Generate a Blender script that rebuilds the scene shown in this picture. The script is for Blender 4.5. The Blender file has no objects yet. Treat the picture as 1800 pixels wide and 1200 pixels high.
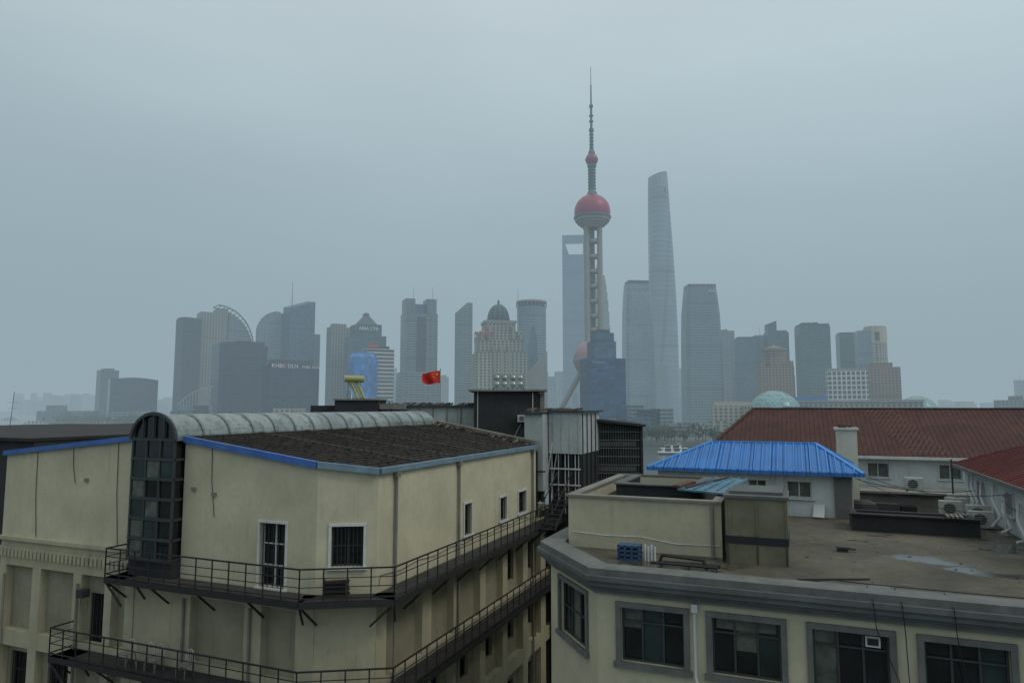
import bpy, bmesh, math, random
from mathutils import Vector, Matrix
random.seed(7)
R = math.radians
CZ = 32.0
PITCH = math.atan(115/1200)
SP, CP = math.sin(PITCH), math.cos(PITCH)

# ---- image helpers: image pixel coordinates unprojected to world positions at a chosen distance
def kx(px, py=715):
    v = (600-py)/1200.0
    return ((px-900)/1200.0)/(CP - v*SP)
def zz(py, dist):
    v = (600-py)/1200.0
    return CZ + dist*(SP+v*CP)/(CP-v*SP)

# ================= materials =================
def newmat(name):
    m = bpy.data.materials.new(name); m.use_nodes = True
    nt = m.node_tree
    return m, nt, nt.nodes['Principled BSDF']
def N(nt, t, **kw):
    n = nt.nodes.new(t)
    for k, v in kw.items(): setattr(n, k, v)
    return n
def math_n(nt, op, a, b=None, c=None):
    n = nt.nodes.new('ShaderNodeMath'); n.operation = op
    for i, x in enumerate((a, b, c)):
        if x is None: continue
        if isinstance(x, (int, float)): n.inputs[i].default_value = x
        else: nt.links.new(x, n.inputs[i])
    return n.outputs[0]
def mixc(nt, f, a, b, mode='MIX'):
    n = nt.nodes.new('ShaderNodeMix'); n.data_type = 'RGBA'; n.blend_type = mode
    for sock, x in ((n.inputs[0], f), (n.inputs[6], a), (n.inputs[7], b)):
        if isinstance(x, (int, float)): sock.default_value = x
        elif isinstance(x, (tuple, list)): sock.default_value = (*x[:3], 1)
        else: nt.links.new(x, sock)
    return n.outputs[2]
def noise(nt, vec, scale, detail=4, rough=.6):
    n = N(nt, 'ShaderNodeTexNoise'); n.inputs['Scale'].default_value = scale
    n.inputs['Detail'].default_value = detail; n.inputs['Roughness'].default_value = rough
    if vec is not None: nt.links.new(vec, n.inputs['Vector'])
    return n.outputs['Fac']
def mapping(nt, sc):
    tc = N(nt, 'ShaderNodeTexCoord'); mp = N(nt, 'ShaderNodeMapping')
    mp.inputs['Scale'].default_value = sc
    nt.links.new(tc.outputs['Object'], mp.inputs['Vector'])
    return mp.outputs[0]
def ramp(nt, fac, lo, hi):
    n = N(nt, 'ShaderNodeMapRange'); n.inputs[1].default_value = lo; n.inputs[2].default_value = hi
    nt.links.new(fac, n.inputs[0]); return n.outputs[0]

def pbr(name, col, rough=.8, metal=0, var=.25, scale=1.5, streak=0., dirt=(.05, .05, .04), bump=.0, patch=0.):
    m, nt, b = newmat(name)
    v = mapping(nt, (1, 1, 1))
    n1 = ramp(nt, noise(nt, v, scale, 6), .3, .7)
    c = mixc(nt, n1, tuple(x*(1-var) for x in col), tuple(min(1, x*(1+var*.6)) for x in col))
    n2 = ramp(nt, noise(nt, v, scale*9, 4), .45, .75)
    c = mixc(nt, math_n(nt, 'MULTIPLY', n2, .25 if var > 0 else 0.), c, tuple(x*.6 for x in col))
    if streak:
        sv = mapping(nt, (2.2, 2.2, .22))
        s1 = ramp(nt, noise(nt, sv, 1.3, 7, .65), .54, .80)
        s2 = ramp(nt, noise(nt, v, .45, 4), .40, .66)
        c = mixc(nt, math_n(nt, 'MULTIPLY', math_n(nt, 'MULTIPLY', s1, s2), streak), c, dirt)
        fs = ramp(nt, noise(nt, mapping(nt, (9, 9, .3)), 1.1, 5, .7), .61, .72)
        s3 = ramp(nt, noise(nt, mapping(nt, (.7, .7, 1.1)), .8, 3), .45, .62)
        c = mixc(nt, math_n(nt, 'MULTIPLY', math_n(nt, 'MULTIPLY', fs, s3), streak*.8), c, dirt)
    if patch:
        p = ramp(nt, noise(nt, v, .35, 8, .7), .5, .6)
        c = mixc(nt, math_n(nt, 'MULTIPLY', p, patch), c, dirt)
    nt.links.new(c, b.inputs['Base Color'])
    b.inputs['Roughness'].default_value = rough; b.inputs['Metallic'].default_value = metal
    if bump:
        bn = N(nt, 'ShaderNodeBump'); bn.inputs['Strength'].default_value = bump; bn.inputs['Distance'].default_value = .05
        nt.links.new(noise(nt, v, scale*12, 5), bn.inputs['Height']); nt.links.new(bn.outputs[0], b.inputs['Normal'])
    return m

def corrug(name, col, axis='X', pitch=.25, rough=.5, var=.3, dirt=(.03, .03, .03), patch=.4, metal=0., depth=.04, scale=.8):
    """ribbed sheet: ribs run across the given local axis"""
    m, nt, b = newmat(name)
    v = mapping(nt, (1, 1, 1)); sp = N(nt, 'ShaderNodeSeparateXYZ'); nt.links.new(v, sp.inputs[0])
    a = math_n(nt, 'ADD', sp.outputs['X'], sp.outputs['Y']) if axis == 'XY' else sp.outputs[axis]
    f = math_n(nt, 'PINGPONG', math_n(nt, 'DIVIDE', a, pitch), .5)
    rib = ramp(nt, f, .28, .4)
    n1 = ramp(nt, noise(nt, v, scale, 7, .7), .35, .65)
    c = mixc(nt, n1, tuple(x*(1-var) for x in col), col)
    n2 = ramp(nt, noise(nt, v, scale*4, 6, .7), .48, .6)
    c = mixc(nt, math_n(nt, 'MULTIPLY', n2, patch), c, dirt)
    nt.links.new(c, b.inputs['Base Color']); b.inputs['Roughness'].default_value = rough; b.inputs['Metallic'].default_value = metal
    bn = N(nt, 'ShaderNodeBump'); bn.inputs['Strength'].default_value = 1; bn.inputs['Distance'].default_value = depth
    nt.links.new(rib, bn.inputs['Height']); nt.links.new(bn.outputs[0], b.inputs['Normal'])
    return m

def facade(name, glass, frame, fh=4., bw=3., ft=.3, vt=.25, rough=.25, var=.35, metal=.3, big=0.):
    m, nt, b = newmat(name)
    tc = N(nt, 'ShaderNodeTexCoord'); sp = N(nt, 'ShaderNodeSeparateXYZ'); nt.links.new(tc.outputs['Object'], sp.inputs[0])
    xy = math_n(nt, 'ADD', sp.outputs[0], sp.outputs[1])
    zf = math_n(nt, 'DIVIDE', sp.outputs[2], fh); xf = math_n(nt, 'DIVIDE', xy, bw)
    h = math_n(nt, 'GREATER_THAN', math_n(nt, 'FRACT', zf), ft)
    w = math_n(nt, 'GREATER_THAN', math_n(nt, 'FRACT', xf), vt)
    win = math_n(nt, 'MULTIPLY', h, w)
    cb = N(nt, 'ShaderNodeCombineXYZ'); nt.links.new(math_n(nt, 'FLOOR', xf), cb.inputs[0]); nt.links.new(math_n(nt, 'FLOOR', zf), cb.inputs[1])
    wn = N(nt, 'ShaderNodeTexWhiteNoise'); wn.noise_dimensions = '3D'; nt.links.new(cb.outputs[0], wn.inputs['Vector'])
    g = mixc(nt, wn.outputs['Value'], tuple(x*(1-var) for x in glass), tuple(min(1, x*(1+var)) for x in glass))
    mech = math_n(nt, 'LESS_THAN', math_n(nt, 'FRACT', math_n(nt, 'DIVIDE', math_n(nt, 'ADD', sp.outputs[2], 17), fh*15)), .055)
    c = mixc(nt, win, frame, g)
    c = mixc(nt, math_n(nt, 'MULTIPLY', mech, .55), c, tuple(x*.45 for x in frame))
    n1 = ramp(nt, noise(nt, tc.outputs['Object'], .018, 3), .3, .7)
    c = mixc(nt, math_n(nt, 'MULTIPLY', n1, .25), c, (0.0, 0.0, 0.0), 'MIX')  # broad noise paints uneven sky reflection into the facade colour
    nt.links.new(c, b.inputs['Base Color'])
    nt.links.new(math_n(nt, 'SUBTRACT', .7, math_n(nt, 'MULTIPLY', win, .7-rough)), b.inputs['Roughness'])
    b.inputs['Metallic'].default_value = metal
    return m

M = {}
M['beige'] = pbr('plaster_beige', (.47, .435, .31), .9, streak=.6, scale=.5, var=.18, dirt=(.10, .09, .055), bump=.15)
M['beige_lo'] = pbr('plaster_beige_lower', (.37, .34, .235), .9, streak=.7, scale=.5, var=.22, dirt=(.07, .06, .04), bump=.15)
M['panel_shade'] = pbr('plaster_recess_shade', (.25, .23, .16), .9, streak=.7, scale=.5, var=.25, dirt=(.05, .045, .03), bump=.15)  # same plaster, with the shade of the recess put into a darker colour
M['beige_r'] = pbr('plaster_cream', (.43, .40, .285), .9, streak=.6, scale=.6, var=.16, dirt=(.11, .10, .065), bump=.12)
M['cornice'] = pbr('cornice_grey', (.10, .107, .105), .85, streak=.7, var=.3, scale=1.2, dirt=(.03, .03, .028))
M['blue_trim'] = pbr('blue_fascia_paint', (.035, .12, .38), .5, var=.25, scale=2, patch=.25, dirt=(.12, .16, .2))
M['gutter'] = pbr('gutter_pale_blue', (.14, .22, .28), .6, var=.3, scale=2, streak=.6)
M['iron'] = pbr('black_iron', (.014, .014, .015), .7, var=.3, scale=5)
M['deck'] = pbr('walkway_deck', (.035, .033, .03), .9, var=.4, scale=2)
M['glass'] = pbr('window_glass_dark', (.010, .014, .016), .08, var=.6, scale=1.2)
M['glass2'] = pbr('window_glass_green', (.025, .042, .042), .08, var=.6, scale=.8)
M['glass3'] = pbr('window_glass_curtain', (.10, .115, .10), .12, var=.5, scale=2.5)
M['wframe'] = pbr('white_window_frame', (.50, .51, .50), .6, var=.15, scale=3, streak=.3)
M['gframe'] = pbr('grey_window_surround', (.12, .125, .118), .8, var=.3, scale=2, streak=.5)
M['dkframe'] = pbr('bronze_window_frame', (.035, .04, .04), .5, var=.2)
M['moss_roof'] = corrug('weathered_corrugated_roof', (.050, .041, .034), 'X', .34, .95, .6, (.004, .004, .004), .95, depth=.09, scale=.9)
M['vault'] = corrug('vault_sheet_grey', (.29, .33, .32), 'Y', 5, .3, .4, (.06, .08, .075), .65, depth=.01, scale=.7, metal=.2)
M['rib'] = pbr('vault_rib', (.13, .15, .15), .5, var=.2)
M['dark'] = pbr('dark_render', (.024, .026, .028), .9, var=.4, scale=.8, streak=.5, dirt=(.07, .07, .07))
M['darkroof'] = pbr('dark_tar_roof', (.024, .022, .022), .95, var=.5, scale=.8)
M['white'] = pbr('white_panel', (.36, .39, .38), .7, var=.15, streak=.7, scale=1, dirt=(.09, .09, .08))
M['whiter'] = corrug('white_ribbed_panel', (.42, .455, .445), 'XY', .5, .6, .2, (.2, .2, .18), .4, depth=.03)
M['wall_white'] = pbr('white_plaster', (.48, .51, .50), .85, var=.14, streak=.7, scale=.7, dirt=(.12, .12, .10))
M['steel'] = pbr('stainless_steel', (.34, .37, .35), .35, metal=.7, var=.3, scale=2)
M['bluesheet'] = corrug('blue_ribbed_roof', (.025, .17, .52), 'X', .42, .5, .3, (.04, .11, .26), .4, depth=.06)
M['bluesheet_e'] = corrug('blue_ribbed_roof_end', (.025, .17, .52), 'Y', .42, .5, .3, (.04, .11, .26), .4, depth=.06)
M['terroof'] = corrug('maroon_tile_roof', (.088, .030, .024), 'X', .3, .9, .45, (.028, .013, .012), .75, depth=.05, scale=.6)
M['terroof_e'] = corrug('maroon_tile_roof_end', (.088, .030, .024), 'Y', .3, .9, .45, (.028, .013, .012), .75, depth=.05, scale=.6)
M['redsheet'] = corrug('red_ribbed_roof', (.17, .034, .033), 'Y', .3, .7, .35, (.08, .024, .022), .6, depth=.05)
M['concrete'] = pbr('concrete', (.19, .185, .16), .9, var=.3, streak=.6, scale=1)
M['tankbox'] = pbr('weathered_tank_cladding', (.135, .125, .082), .85, var=.4, streak=.8, scale=1, dirt=(.035, .035, .028))
M['black'] = pbr('black_band', (.01, .01, .012), .5, var=.2)
M['pvc'] = pbr('white_pvc', (.50, .51, .50), .5, var=.1, streak=.3)
M['crate'] = pbr('blue_crate', (.025, .075, .16), .6, var=.2)
M['acmat'] = pbr('ac_casing', (.40, .41, .38), .6, var=.15, streak=.5)
M['olive'] = pbr('heater_tank_olive', (.27, .29, .10), .4, var=.2)
M['rust'] = pbr('rust', (.09, .045, .03), .8, var=.4, scale=4)
M['cable'] = pbr('cable_black', (.012, .012, .012), .6, var=0)
M['bluetarp'] = pbr('blue_painted_board', (.07, .18, .26), .7, var=.4, scale=3, patch=.6, dirt=(.15, .15, .13))
M['leaf'] = pbr('foliage', (.045, .090, .032), .8, var=.55, scale=.15)
M['trunk'] = pbr('trunk', (.06, .05, .04), .9, var=.2)
M['ground'] = pbr('ground', (.09, .095, .085), .9, var=.3, scale=.02)
M['asphalt'] = pbr('asphalt', (.05, .05, .05), .9, var=.3, scale=1)

def wetroof():
    m, nt, b = newmat('wet_roof_screed')
    v = mapping(nt, (1, 1, 1))
    n1 = ramp(nt, noise(nt, v, .45, 8, .65), .35, .65)
    c = mixc(nt, n1, (.048, .042, .030), (.115, .102, .072))
    n3 = ramp(nt, noise(nt, v, 5, 6, .7), .4, .7)
    c = mixc(nt, math_n(nt, 'MULTIPLY', n3, .5), c, (.04, .038, .03))
    n4 = ramp(nt, noise(nt, mapping(nt, (1, 1.6, 1)), .9, 6, .7), .58, .68)
    c = mixc(nt, math_n(nt, 'MULTIPLY', n4, .5), c, (.17, .155, .115))
    n2 = ramp(nt, noise(nt, mapping(nt, (1, 1.6, 1)), .42, 5, .55), .55, .60)
    c = mixc(nt, math_n(nt, 'MULTIPLY', n2, .7), c, (.026, .026, .022))
    nt.links.new(c, b.inputs['Base Color'])
    nt.links.new(math_n(nt, 'SUBTRACT', .9, math_n(nt, 'MULTIPLY', n2, .76)), b.inputs['Roughness'])
    return m
M['wetroof'] = wetroof()
def water():
    m, nt, b = newmat('river_water')
    v = mapping(nt, (.25, .12, 1))
    b.inputs['Base Color'].default_value = (.07, .09, .085, 1); b.inputs['Roughness'].default_value = .18
    bn = N(nt, 'ShaderNodeBump'); bn.inputs['Strength'].default_value = .5; bn.inputs['Distance'].default_value = .5
    nt.links.new(noise(nt, v, 1, 5), bn.inputs['Height']); nt.links.new(bn.outputs[0], b.inputs['Normal'])
    return m
M['water'] = water()

# ================= mesh builder =================
class MB:
    def __init__(s, name, parent=None, loc=(0, 0, 0), rz=0, smooth=False):
        s.name, s.parent, s.loc, s.rz, s.smooth = name, parent, loc, rz, smooth
        s.v, s.f, s.m, s.mats = [], [], [], []
    def mi(s, mat):
        if isinstance(mat, str): mat = M[mat]
        if mat not in s.mats: s.mats.append(mat)
        return s.mats.index(mat)
    def raw(s, vs, fs, mat):
        o = len(s.v); s.v += [tuple(p) for p in vs]; i = s.mi(mat)
        for f in fs: s.f.append([o+k for k in f]); s.m.append(i)
    def poly(s, pts, mat): s.raw(pts, [list(range(len(pts)))], mat)
    def box(s, x0, x1, y0, y1, z0, z1, mat):
        vs = [(x, y, z) for z in (z0, z1) for x, y in ((x0, y0), (x1, y0), (x1, y1), (x0, y1))]
        s.raw(vs, [(3, 2, 1, 0), (4, 5, 6, 7), (0, 1, 5, 4), (1, 2, 6, 5), (2, 3, 7, 6), (3, 0, 4, 7)], mat)
    def prism(s, pts, z0, z1, mat, cap=None):
        n = len(pts); z1s = z1 if isinstance(z1, (list, tuple)) else [z1]*n
        vs = [(x, y, z0) for x, y in pts]+[(p[0], p[1], z) for p, z in zip(pts, z1s)]
        s.raw(vs, [(i, (i+1) % n, n+(i+1) % n, n+i) for i in range(n)]+[list(range(n))[::-1]], mat)
        s.raw(vs[n:], [list(range(n))], cap or mat)
    def beam(s, p, q, w, h, mat):
        p, q = Vector(p), Vector(q); d = (q-p).normalized()
        up = Vector((0, 0, 1)) if abs(d.z) < .95 else Vector((0, 1, 0))
        a = d.cross(up).normalized()*w/2; b = a.cross(d).normalized()*h/2
        vs = [c+x*a+y*b for c in (p, q) for x, y in ((-1, -1), (1, -1), (1, 1), (-1, 1))]
        s.raw(vs, [(0, 1, 2, 3), (7, 6, 5, 4), (0, 4, 5, 1), (1, 5, 6, 2), (2, 6, 7, 3), (3, 7, 4, 0)], mat)
    def tube(s, p, q, r, mat, n=8, r2=None):
        p, q = Vector(p), Vector(q); d = (q-p).normalized()
        up = Vector((0, 0, 1)) if abs(d.z) < .95 else Vector((0, 1, 0))
        a = d.cross(up).normalized(); b = a.cross(d); r2 = r if r2 is None else r2
        vs = [p+r*(a*math.cos(t)+b*math.sin(t)) for t in [2*math.pi*i/n for i in range(n)]]
        vs += [q+r2*(a*math.cos(t)+b*math.sin(t)) for t in [2*math.pi*i/n for i in range(n)]]
        s.raw(vs, [(i, (i+1) % n, n+(i+1) % n, n+i) for i in range(n)]+[list(range(n)), list(range(n, 2*n))], mat)
    def path(s, pts, r, mat, n=6):
        for a, b in zip(pts, pts[1:]): s.tube(a, b, r, mat, n)
    def lathe(s, prof, cx, cy, mat, n=32):
        vs = []; fs = []
        for r, z in prof:
            for i in range(n):
                t = 2*math.pi*i/n; vs.append((cx+r*math.cos(t), cy+r*math.sin(t), z))
        for j in range(len(prof)-1):
            for i in range(n):
                fs.append((j*n+i, j*n+(i+1) % n, (j+1)*n+(i+1) % n, (j+1)*n+i))
        s.raw(vs, fs, mat)
    def sphere(s, c, r, mat, n=32, m=16, z0=-1, z1=1):
        a0, a1 = math.asin(z0), math.asin(z1)
        s.lathe([(max(.001, r*math.cos(a0+(a1-a0)*j/m)), c[2]+r*math.sin(a0+(a1-a0)*j/m)) for j in range(m+1)], c[0], c[1], mat, n)
    def loft(s, secs, mat, cap=True):
        n = len(secs[0]); vs = [p for sec in secs for p in sec]; fs = []
        for j in range(len(secs)-1):
            for i in range(n): fs.append((j*n+i, j*n+(i+1) % n, (j+1)*n+(i+1) % n, (j+1)*n+i))
        if cap: fs.append([(len(secs)-1)*n+i for i in range(n)])
        s.raw(vs, fs, mat)
    def done(s):
        me = bpy.data.meshes.new(s.name); me.from_pydata(s.v, [], s.f)
        for mt in s.mats: me.materials.append(mt)
        me.polygons.foreach_set('material_index', s.m)
        bm = bmesh.new(); bm.from_mesh(me); bmesh.ops.recalc_face_normals(bm, faces=bm.faces)
        bm.to_mesh(me); bm.free()
        if s.smooth:
            for p in me.polygons: p.use_smooth = True
        ob = bpy.data.objects.new(s.name, me); bpy.context.scene.collection.objects.link(ob)
        ob.location = s.loc; ob.rotation_euler = (0, 0, s.rz)
        if s.parent: ob.parent = s.parent
        return ob
def empty(name, loc=(0, 0, 0), rz=0):
    e = bpy.data.objects.new(name, None); bpy.context.scene.collection.objects.link(e)
    e.location = loc; e.rotation_euler = (0, 0, rz); return e

def wall(mb, p0, p1, z0, z1, ops, mat, depth=.22, glass='glass', frame='wframe', trim=None, trimw=.12, nx=2, nz=1, proud=.05, bars=0, panes=None):
    """vertical wall from p0 to p1 (outside on the right-hand side), ops = (u0,u1,z0,z1)"""
    p0, p1 = Vector(p0), Vector(p1); L = (p1-p0).length; d = (p1-p0)/L; n = Vector((d.y, -d.x))
    def P(u, z, o=0): q = p0+d*u+n*o; return (q.x, q.y, z)
    us = sorted({0, L, *[x for o in ops for x in o[:2]]}); zs = sorted({z0, z1, *[x for o in ops for x in o[2:4]]})
    for a, b in zip(us, us[1:]):
        for c, e in zip(zs, zs[1:]):
            if any(o[0]-1e-6 <= a and b <= o[1]+1e-6 and o[2]-1e-6 <= c and e <= o[3]+1e-6 for o in ops): continue
            mb.poly([P(a, c), P(b, c), P(b, e), P(a, e)], mat)
    def slab(u0, u1, za, zb, o0, o1, mt):
        vs = [P(u, z, o) for z in (za, zb) for u, o in ((u0, o1), (u1, o1), (u1, o0), (u0, o0))]
        mb.raw(vs, [(3, 2, 1, 0), (4, 5, 6, 7), (0, 1, 5, 4), (1, 2, 6, 5), (2, 3, 7, 6), (3, 0, 4, 7)], mt)
    for (u0, u1, c, e) in ops:
        dp = -depth
        for q in ([P(u0, c), P(u0, e), P(u0, e, dp), P(u0, c, dp)], [P(u1, c), P(u1, e), P(u1, e, dp), P(u1, c, dp)],
                  [P(u0, c), P(u1, c), P(u1, c, dp), P(u0, c, dp)], [P(u0, e), P(u1, e), P(u1, e, dp), P(u0, e, dp)]):
            mb.poly(q, mat)
        mb.poly([P(u0, c, dp), P(u1, c, dp), P(u1, e, dp), P(u0, e, dp)], glass)
        if panes:
            for i in range(nx):
                g_ = random.choice(panes)
                if g_ == glass: continue
                ua, ub = u0+(u1-u0)*i/nx, u0+(u1-u0)*(i+1)/nx
                zc_ = c if random.random() < .5 else c+(e-c)*random.uniform(.3, .7)
                mb.poly([P(ua+.03, zc_, dp+.006), P(ub-.03, zc_, dp+.006), P(ub-.03, e-.03, dp+.006), P(ua+.03, e-.03, dp+.006)], g_)
        w = .05; o0, o1 = dp+.01, dp+.06
        slab(u0, u0+w, c, e, o0, o1, frame); slab(u1-w, u1, c, e, o0, o1, frame)
        slab(u0+w, u1-w, c, c+w, o0, o1, frame); slab(u0+w, u1-w, e-w, e, o0, o1, frame)
        for i in range(1, nx):
            u = u0+(u1-u0)*i/nx; slab(u-.025, u+.025, c+w, e-w, o0, o1-.003, frame)
        for i in range(1, nz):
            z = c+(e-c)*i/nz; slab(u0+w, u1-w, z-.02, z+.02, o0, o1-.006, frame)
        for i in range(bars):
            u = u0+(u1-u0)*(i+.5)/bars; slab(u-.012, u+.012, c, e, -.06, -.035, 'iron')
        if trim:
            t = trimw
            slab(u0-t, u0, c, e, -.02, proud, trim); slab(u1, u1+t, c, e, -.02, proud, trim)
            slab(u0-t, u1+t, e, e+t, -.02, proud+.01, trim); slab(u0-t-.05, u1+t+.05, c-t, c, -.02, proud+.06, trim)
    return slab

# ================= LEFT: beige building =================
F = (-13.4, 26.5); RZ = R(-22.3)
A = empty('beige_warehouse_building', (F[0], F[1], 0), RZ)
SL, SB, SC, TC, TE = -9.2, 7.3, 9.1, .95, 16.6
ZD, ZD2 = 25.7, 22.5
zr = lambda s: 30.85-.1266*(s-1.15)
zl = lambda s: 30.85+.1*(s+1.15)
w = MB('walls', A)
zt = 29.7
wall(w, (SL, 0), (-1.15, 0), 26.5, zt, [], 'beige')
w.poly([(SL, 0, zt), (-1.15, 0, zt), (-1.15, 0, zl(-1.15)), (SL, 0, zl(SL))], 'beige')
wall(w, (1.15, 0), (SB, 0), ZD, zt, [(3.72, 4.86, ZD+.05, 27.95)], 'beige', trim='wframe', trimw=.08, nx=2, nz=3, bars=5)
w.poly([(1.15, 0, zt), (SB, 0, zt), (SB, 0, zr(SB)), (1.15, 0, zr(1.15))], 'beige')
wall(w, (SB, 0), (SC, TC), ZD, zt, [(.5, 1.58, 26.6, 27.95)], 'beige', trim='wframe', trimw=.09, nx=2, nz=2, bars=8, frame='dkframe')
w.poly([(SB, 0, zt), (SC, TC, zt), (SC, TC, zr(SC)), (SB, 0, zr(SB))], 'beige')
wall(w, (SC, TC), (SC, TE), ZD, zt, [(6.7, 7.4, 26.45, 27.8), (10.6, 11.4, 26.5, 27.6), (13.0, 14.1, 26.5, 27.6)], 'beige', trim='wframe', trimw=.09, nx=2, nz=2, bars=4, frame='dkframe')
w.poly([(SC, TC, zt), (SC, TE, zt), (SC, TE, zr(SC)), (SC, TC, zr(SC))], 'beige')
w.poly([(SL, 0, 3), (SL, 19.8, 3), (SL, 19.8, zl(SL)), (SL, 0, zl(SL))], 'beige')
w.poly([(SL, 19.8, 3), (1.1, 19.8, 3), (1.1, 19.8, 30.8), (SL, 19.8, zl(SL))], 'beige')
w.poly([(1.1, 19.8, 3), (SC, TE, 3), (SC, TE, zr(SC)), (1.1, 19.8, zr(1.1))], 'beige')
PD = .30   # depth of the recessed panels
ops = [(.65, 2.0, 20.2, 21.8), (3.0, 4.4, 20.2, 21.8), (5.3, 6.05, ZD2+.05, 24.6)]
wall(w, (SL, PD), (-1.15, PD), 3, 26.3, ops, 'panel_shade', frame='dkframe', nx=4, nz=2, bars=7)
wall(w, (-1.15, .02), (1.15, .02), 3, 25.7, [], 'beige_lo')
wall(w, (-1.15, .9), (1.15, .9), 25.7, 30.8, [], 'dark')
wall(w, (1.15, PD), (SB, PD), 3, ZD, [(1.0, 2.6, 19.6, 21.5), (4.1, 5.2, 19.6, 21.5)], 'panel_shade', frame='dkframe', nx=3, nz=2)
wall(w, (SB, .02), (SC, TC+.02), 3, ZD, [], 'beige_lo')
wl = [(4.1, 5.2, 20.3, 21.8), (6.7, 7.8, 20.3, 21.8), (9.3, 10.4, 20.3, 21.8), (12.0, 13.1, 20.3, 21.8), (14.7, 15.8, 20.3, 21.8),
      (4.1, 5.2, 16.9, 18.4), (6.7, 7.8, 16.9, 18.4), (9.3, 10.4, 16.9, 18.4), (12.0, 13.1, 16.9, 18.4), (14.7, 15.8, 16.9, 18.4),
      (12.0, 13.1, 23.2, 24.7), (14.7, 15.8, 23.2, 24.7)]
wall(w, (SC-PD, TC), (SC-PD, 22), 3, ZD, wl, 'panel_shade', frame='dkframe', nx=2, nz=2)
w.box(5, SC-.6, TE+.05, 22, 3, 25.9, 'beige_lo')
w.box(SL, -1.15, 0, PD, 25.35, 26.5, 'beige_lo'); w.box(1.75, 6.55, .003, PD+.02, 25.1, ZD-.003, 'beige_lo')
w.box(SL-.06, -1.2, -.14, 0, 26.40, 26.55, 'beige_lo')
w.box(SL-.06, -1.2, -.06, -.002, 26.02, 26.12, 'beige_lo')
s = SL+.1
while s < -1.4:
    w.box(s, s+.14, -.10, -.002, 25.72, 26.02, 'beige_lo'); s += .24
for a_, b_ in ((SL, -8.75), (-7.05, -6.55), (-4.55, -4.1), (-2.75, -2.35), (-1.6, -1.15)): w.box(a_, b_, -.02, PD, 3, 25.35, 'beige_lo')
for a_, b_ in ((1.15, 1.75), (4.3, 5.05), (6.55, SB)): w.box(a_, b_, -.02, PD, 3, ZD-.01, 'beige_lo')
w.box(SL, -1.15, -.01, PD, 22.1, 22.75, 'beige_lo'); w.box(1.75, 6.55, -.01, PD, 22.1, 22.75, 'beige_lo')
for a_, b_ in ((.96, 1.6), (4.1, 4.8), (6.7, 7.3), (9.3, 9.9), (11.9, 12.5), (14.6, 15.3), (17.3, 18.1), (20.6, 21.9)):
    w.box(SC-PD, SC+.02, a_, b_, 3, ZD-.01, 'beige_lo')
w.box(SC-PD, SC+.01, 1.0, 21.9, 25.05, ZD-.02, 'beige_lo')
w.box(SC-PD, SC+.01, 1.0, 21.9, 22.05, 22.7, 'beige_lo'); w.box(SC-PD, SC+.01, 1.0, 21.9, 18.9, 19.6, 'beige_lo')
for t in (2.0, 7.0, 15.9): w.tube((SC+.1, t, 3), (SC+.1, t, 29.75), .055, 'concrete'); w.box(SC+.02, SC+.2, t-.12, t+.12, 29.5, 29.75, 'concrete')
for s_ in (-8.7, -4.2, 1.5, 4.6): w.tube((s_, -.1, 20), (s_, -.1, 25.0), .05, 'concrete')
for s_, z_ in ((-4.2, 29.0), (2.6, 28.75), (1.6, 28.9)): w.box(s_, s_+.18, -.08, -.005, z_, z_+.13, 'concrete')
w.box(-3.9, -3.55, -.35, -.02, 24.55, 24.85, 'dark')
for s_, za, zb_ in ((-7.2, 30.1, 26.6), (-2.4, 30.6, 26.6), (-5.0, 30.3, 28.9), (2.5, 30.5, 28.0)):
    w.path([(s_, -.02, za), (s_+.05, -.03, (za+zb_)/2), (s_+.22, -.02, zb_)], .014, 'cable', 4)
w.path([(SC+.03, TC+.1, 25.9)]+[(SC+.04, TC+.2+i*1.3, 26.25-.1*(i % 2)) for i in range(12)], .012, 'cable', 4)
w.done()
fz = MB('eave_fascia', A)
def strip(p, q, h, dn, out, mat):
    p, q = Vector(p), Vector(q); d = (q-p); n = Vector((d.y, -d.x, 0)).normalized()*out
    vs = [p-Vector((0, 0, dn)), q-Vector((0, 0, dn)), q+Vector((0, 0, h)), p+Vector((0, 0, h))]
    vs += [x+n for x in vs]
    fz.raw(vs, [(0, 1, 2, 3), (7, 6, 5, 4), (0, 4, 5, 1), (1, 5, 6, 2), (2, 6, 7, 3), (3, 7, 4, 0)], mat)
strip((SL-.1, -.003, zl(SL)), (-1.2, -.003, zl(-1.2)), .07, .13, .14, 'blue_trim')
strip((1.2, -.003, zr(1.2)), (SB+.02, -.003, zr(SB)), .07, .17, .16, 'blue_trim')
strip((SB, -.003, zr(SB)), (SC+.05, TC-.003, zr(SC)), .07, .15, .16, 'gutter')
strip((SC+.003, TC, zr(SC)), (SC+.003, TE, zr(SC)), .05, .14, .16, 'gutter')
fz.done()
rf = MB('roof', A)
def rz_(s): return zr(s)+.02
rf.poly([(1.0, -.02, rz_(1.0)), (SB, -.02, rz_(SB)), (SC, TC, rz_(SC)), (SC, TE, rz_(SC)), (1.0, 19.9, rz_(1.0))], 'moss_roof')
rf.poly([(SL, -.02, zl(SL)+.02), (-1.0, -.02, zl(-1)+.02), (-1.0, 19.9, zl(-1)+.02), (SL, 19.9, zl(SL)+.02)], 'moss_roof')
for k in range(1, 6):
    t = 1+k*3.0
    rf.beam((1.1, t, rz_(1.1)+.03), (SC-.1, t, rz_(SC-.1)+.03), .25, .05, 'moss_roof')
s = 1.3
while s < SC-.1:
    t1 = 19.9-(s-1.0)*(19.9-TE)/(SC-1.0); t0 = 0 if s < SB else (s-SB)*TC/(SC-SB)
    rf.beam((s, t0, rz_(s)+.02), (s, t1, rz_(s)+.02), .1, .07, 'moss_roof'); s += .34
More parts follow.
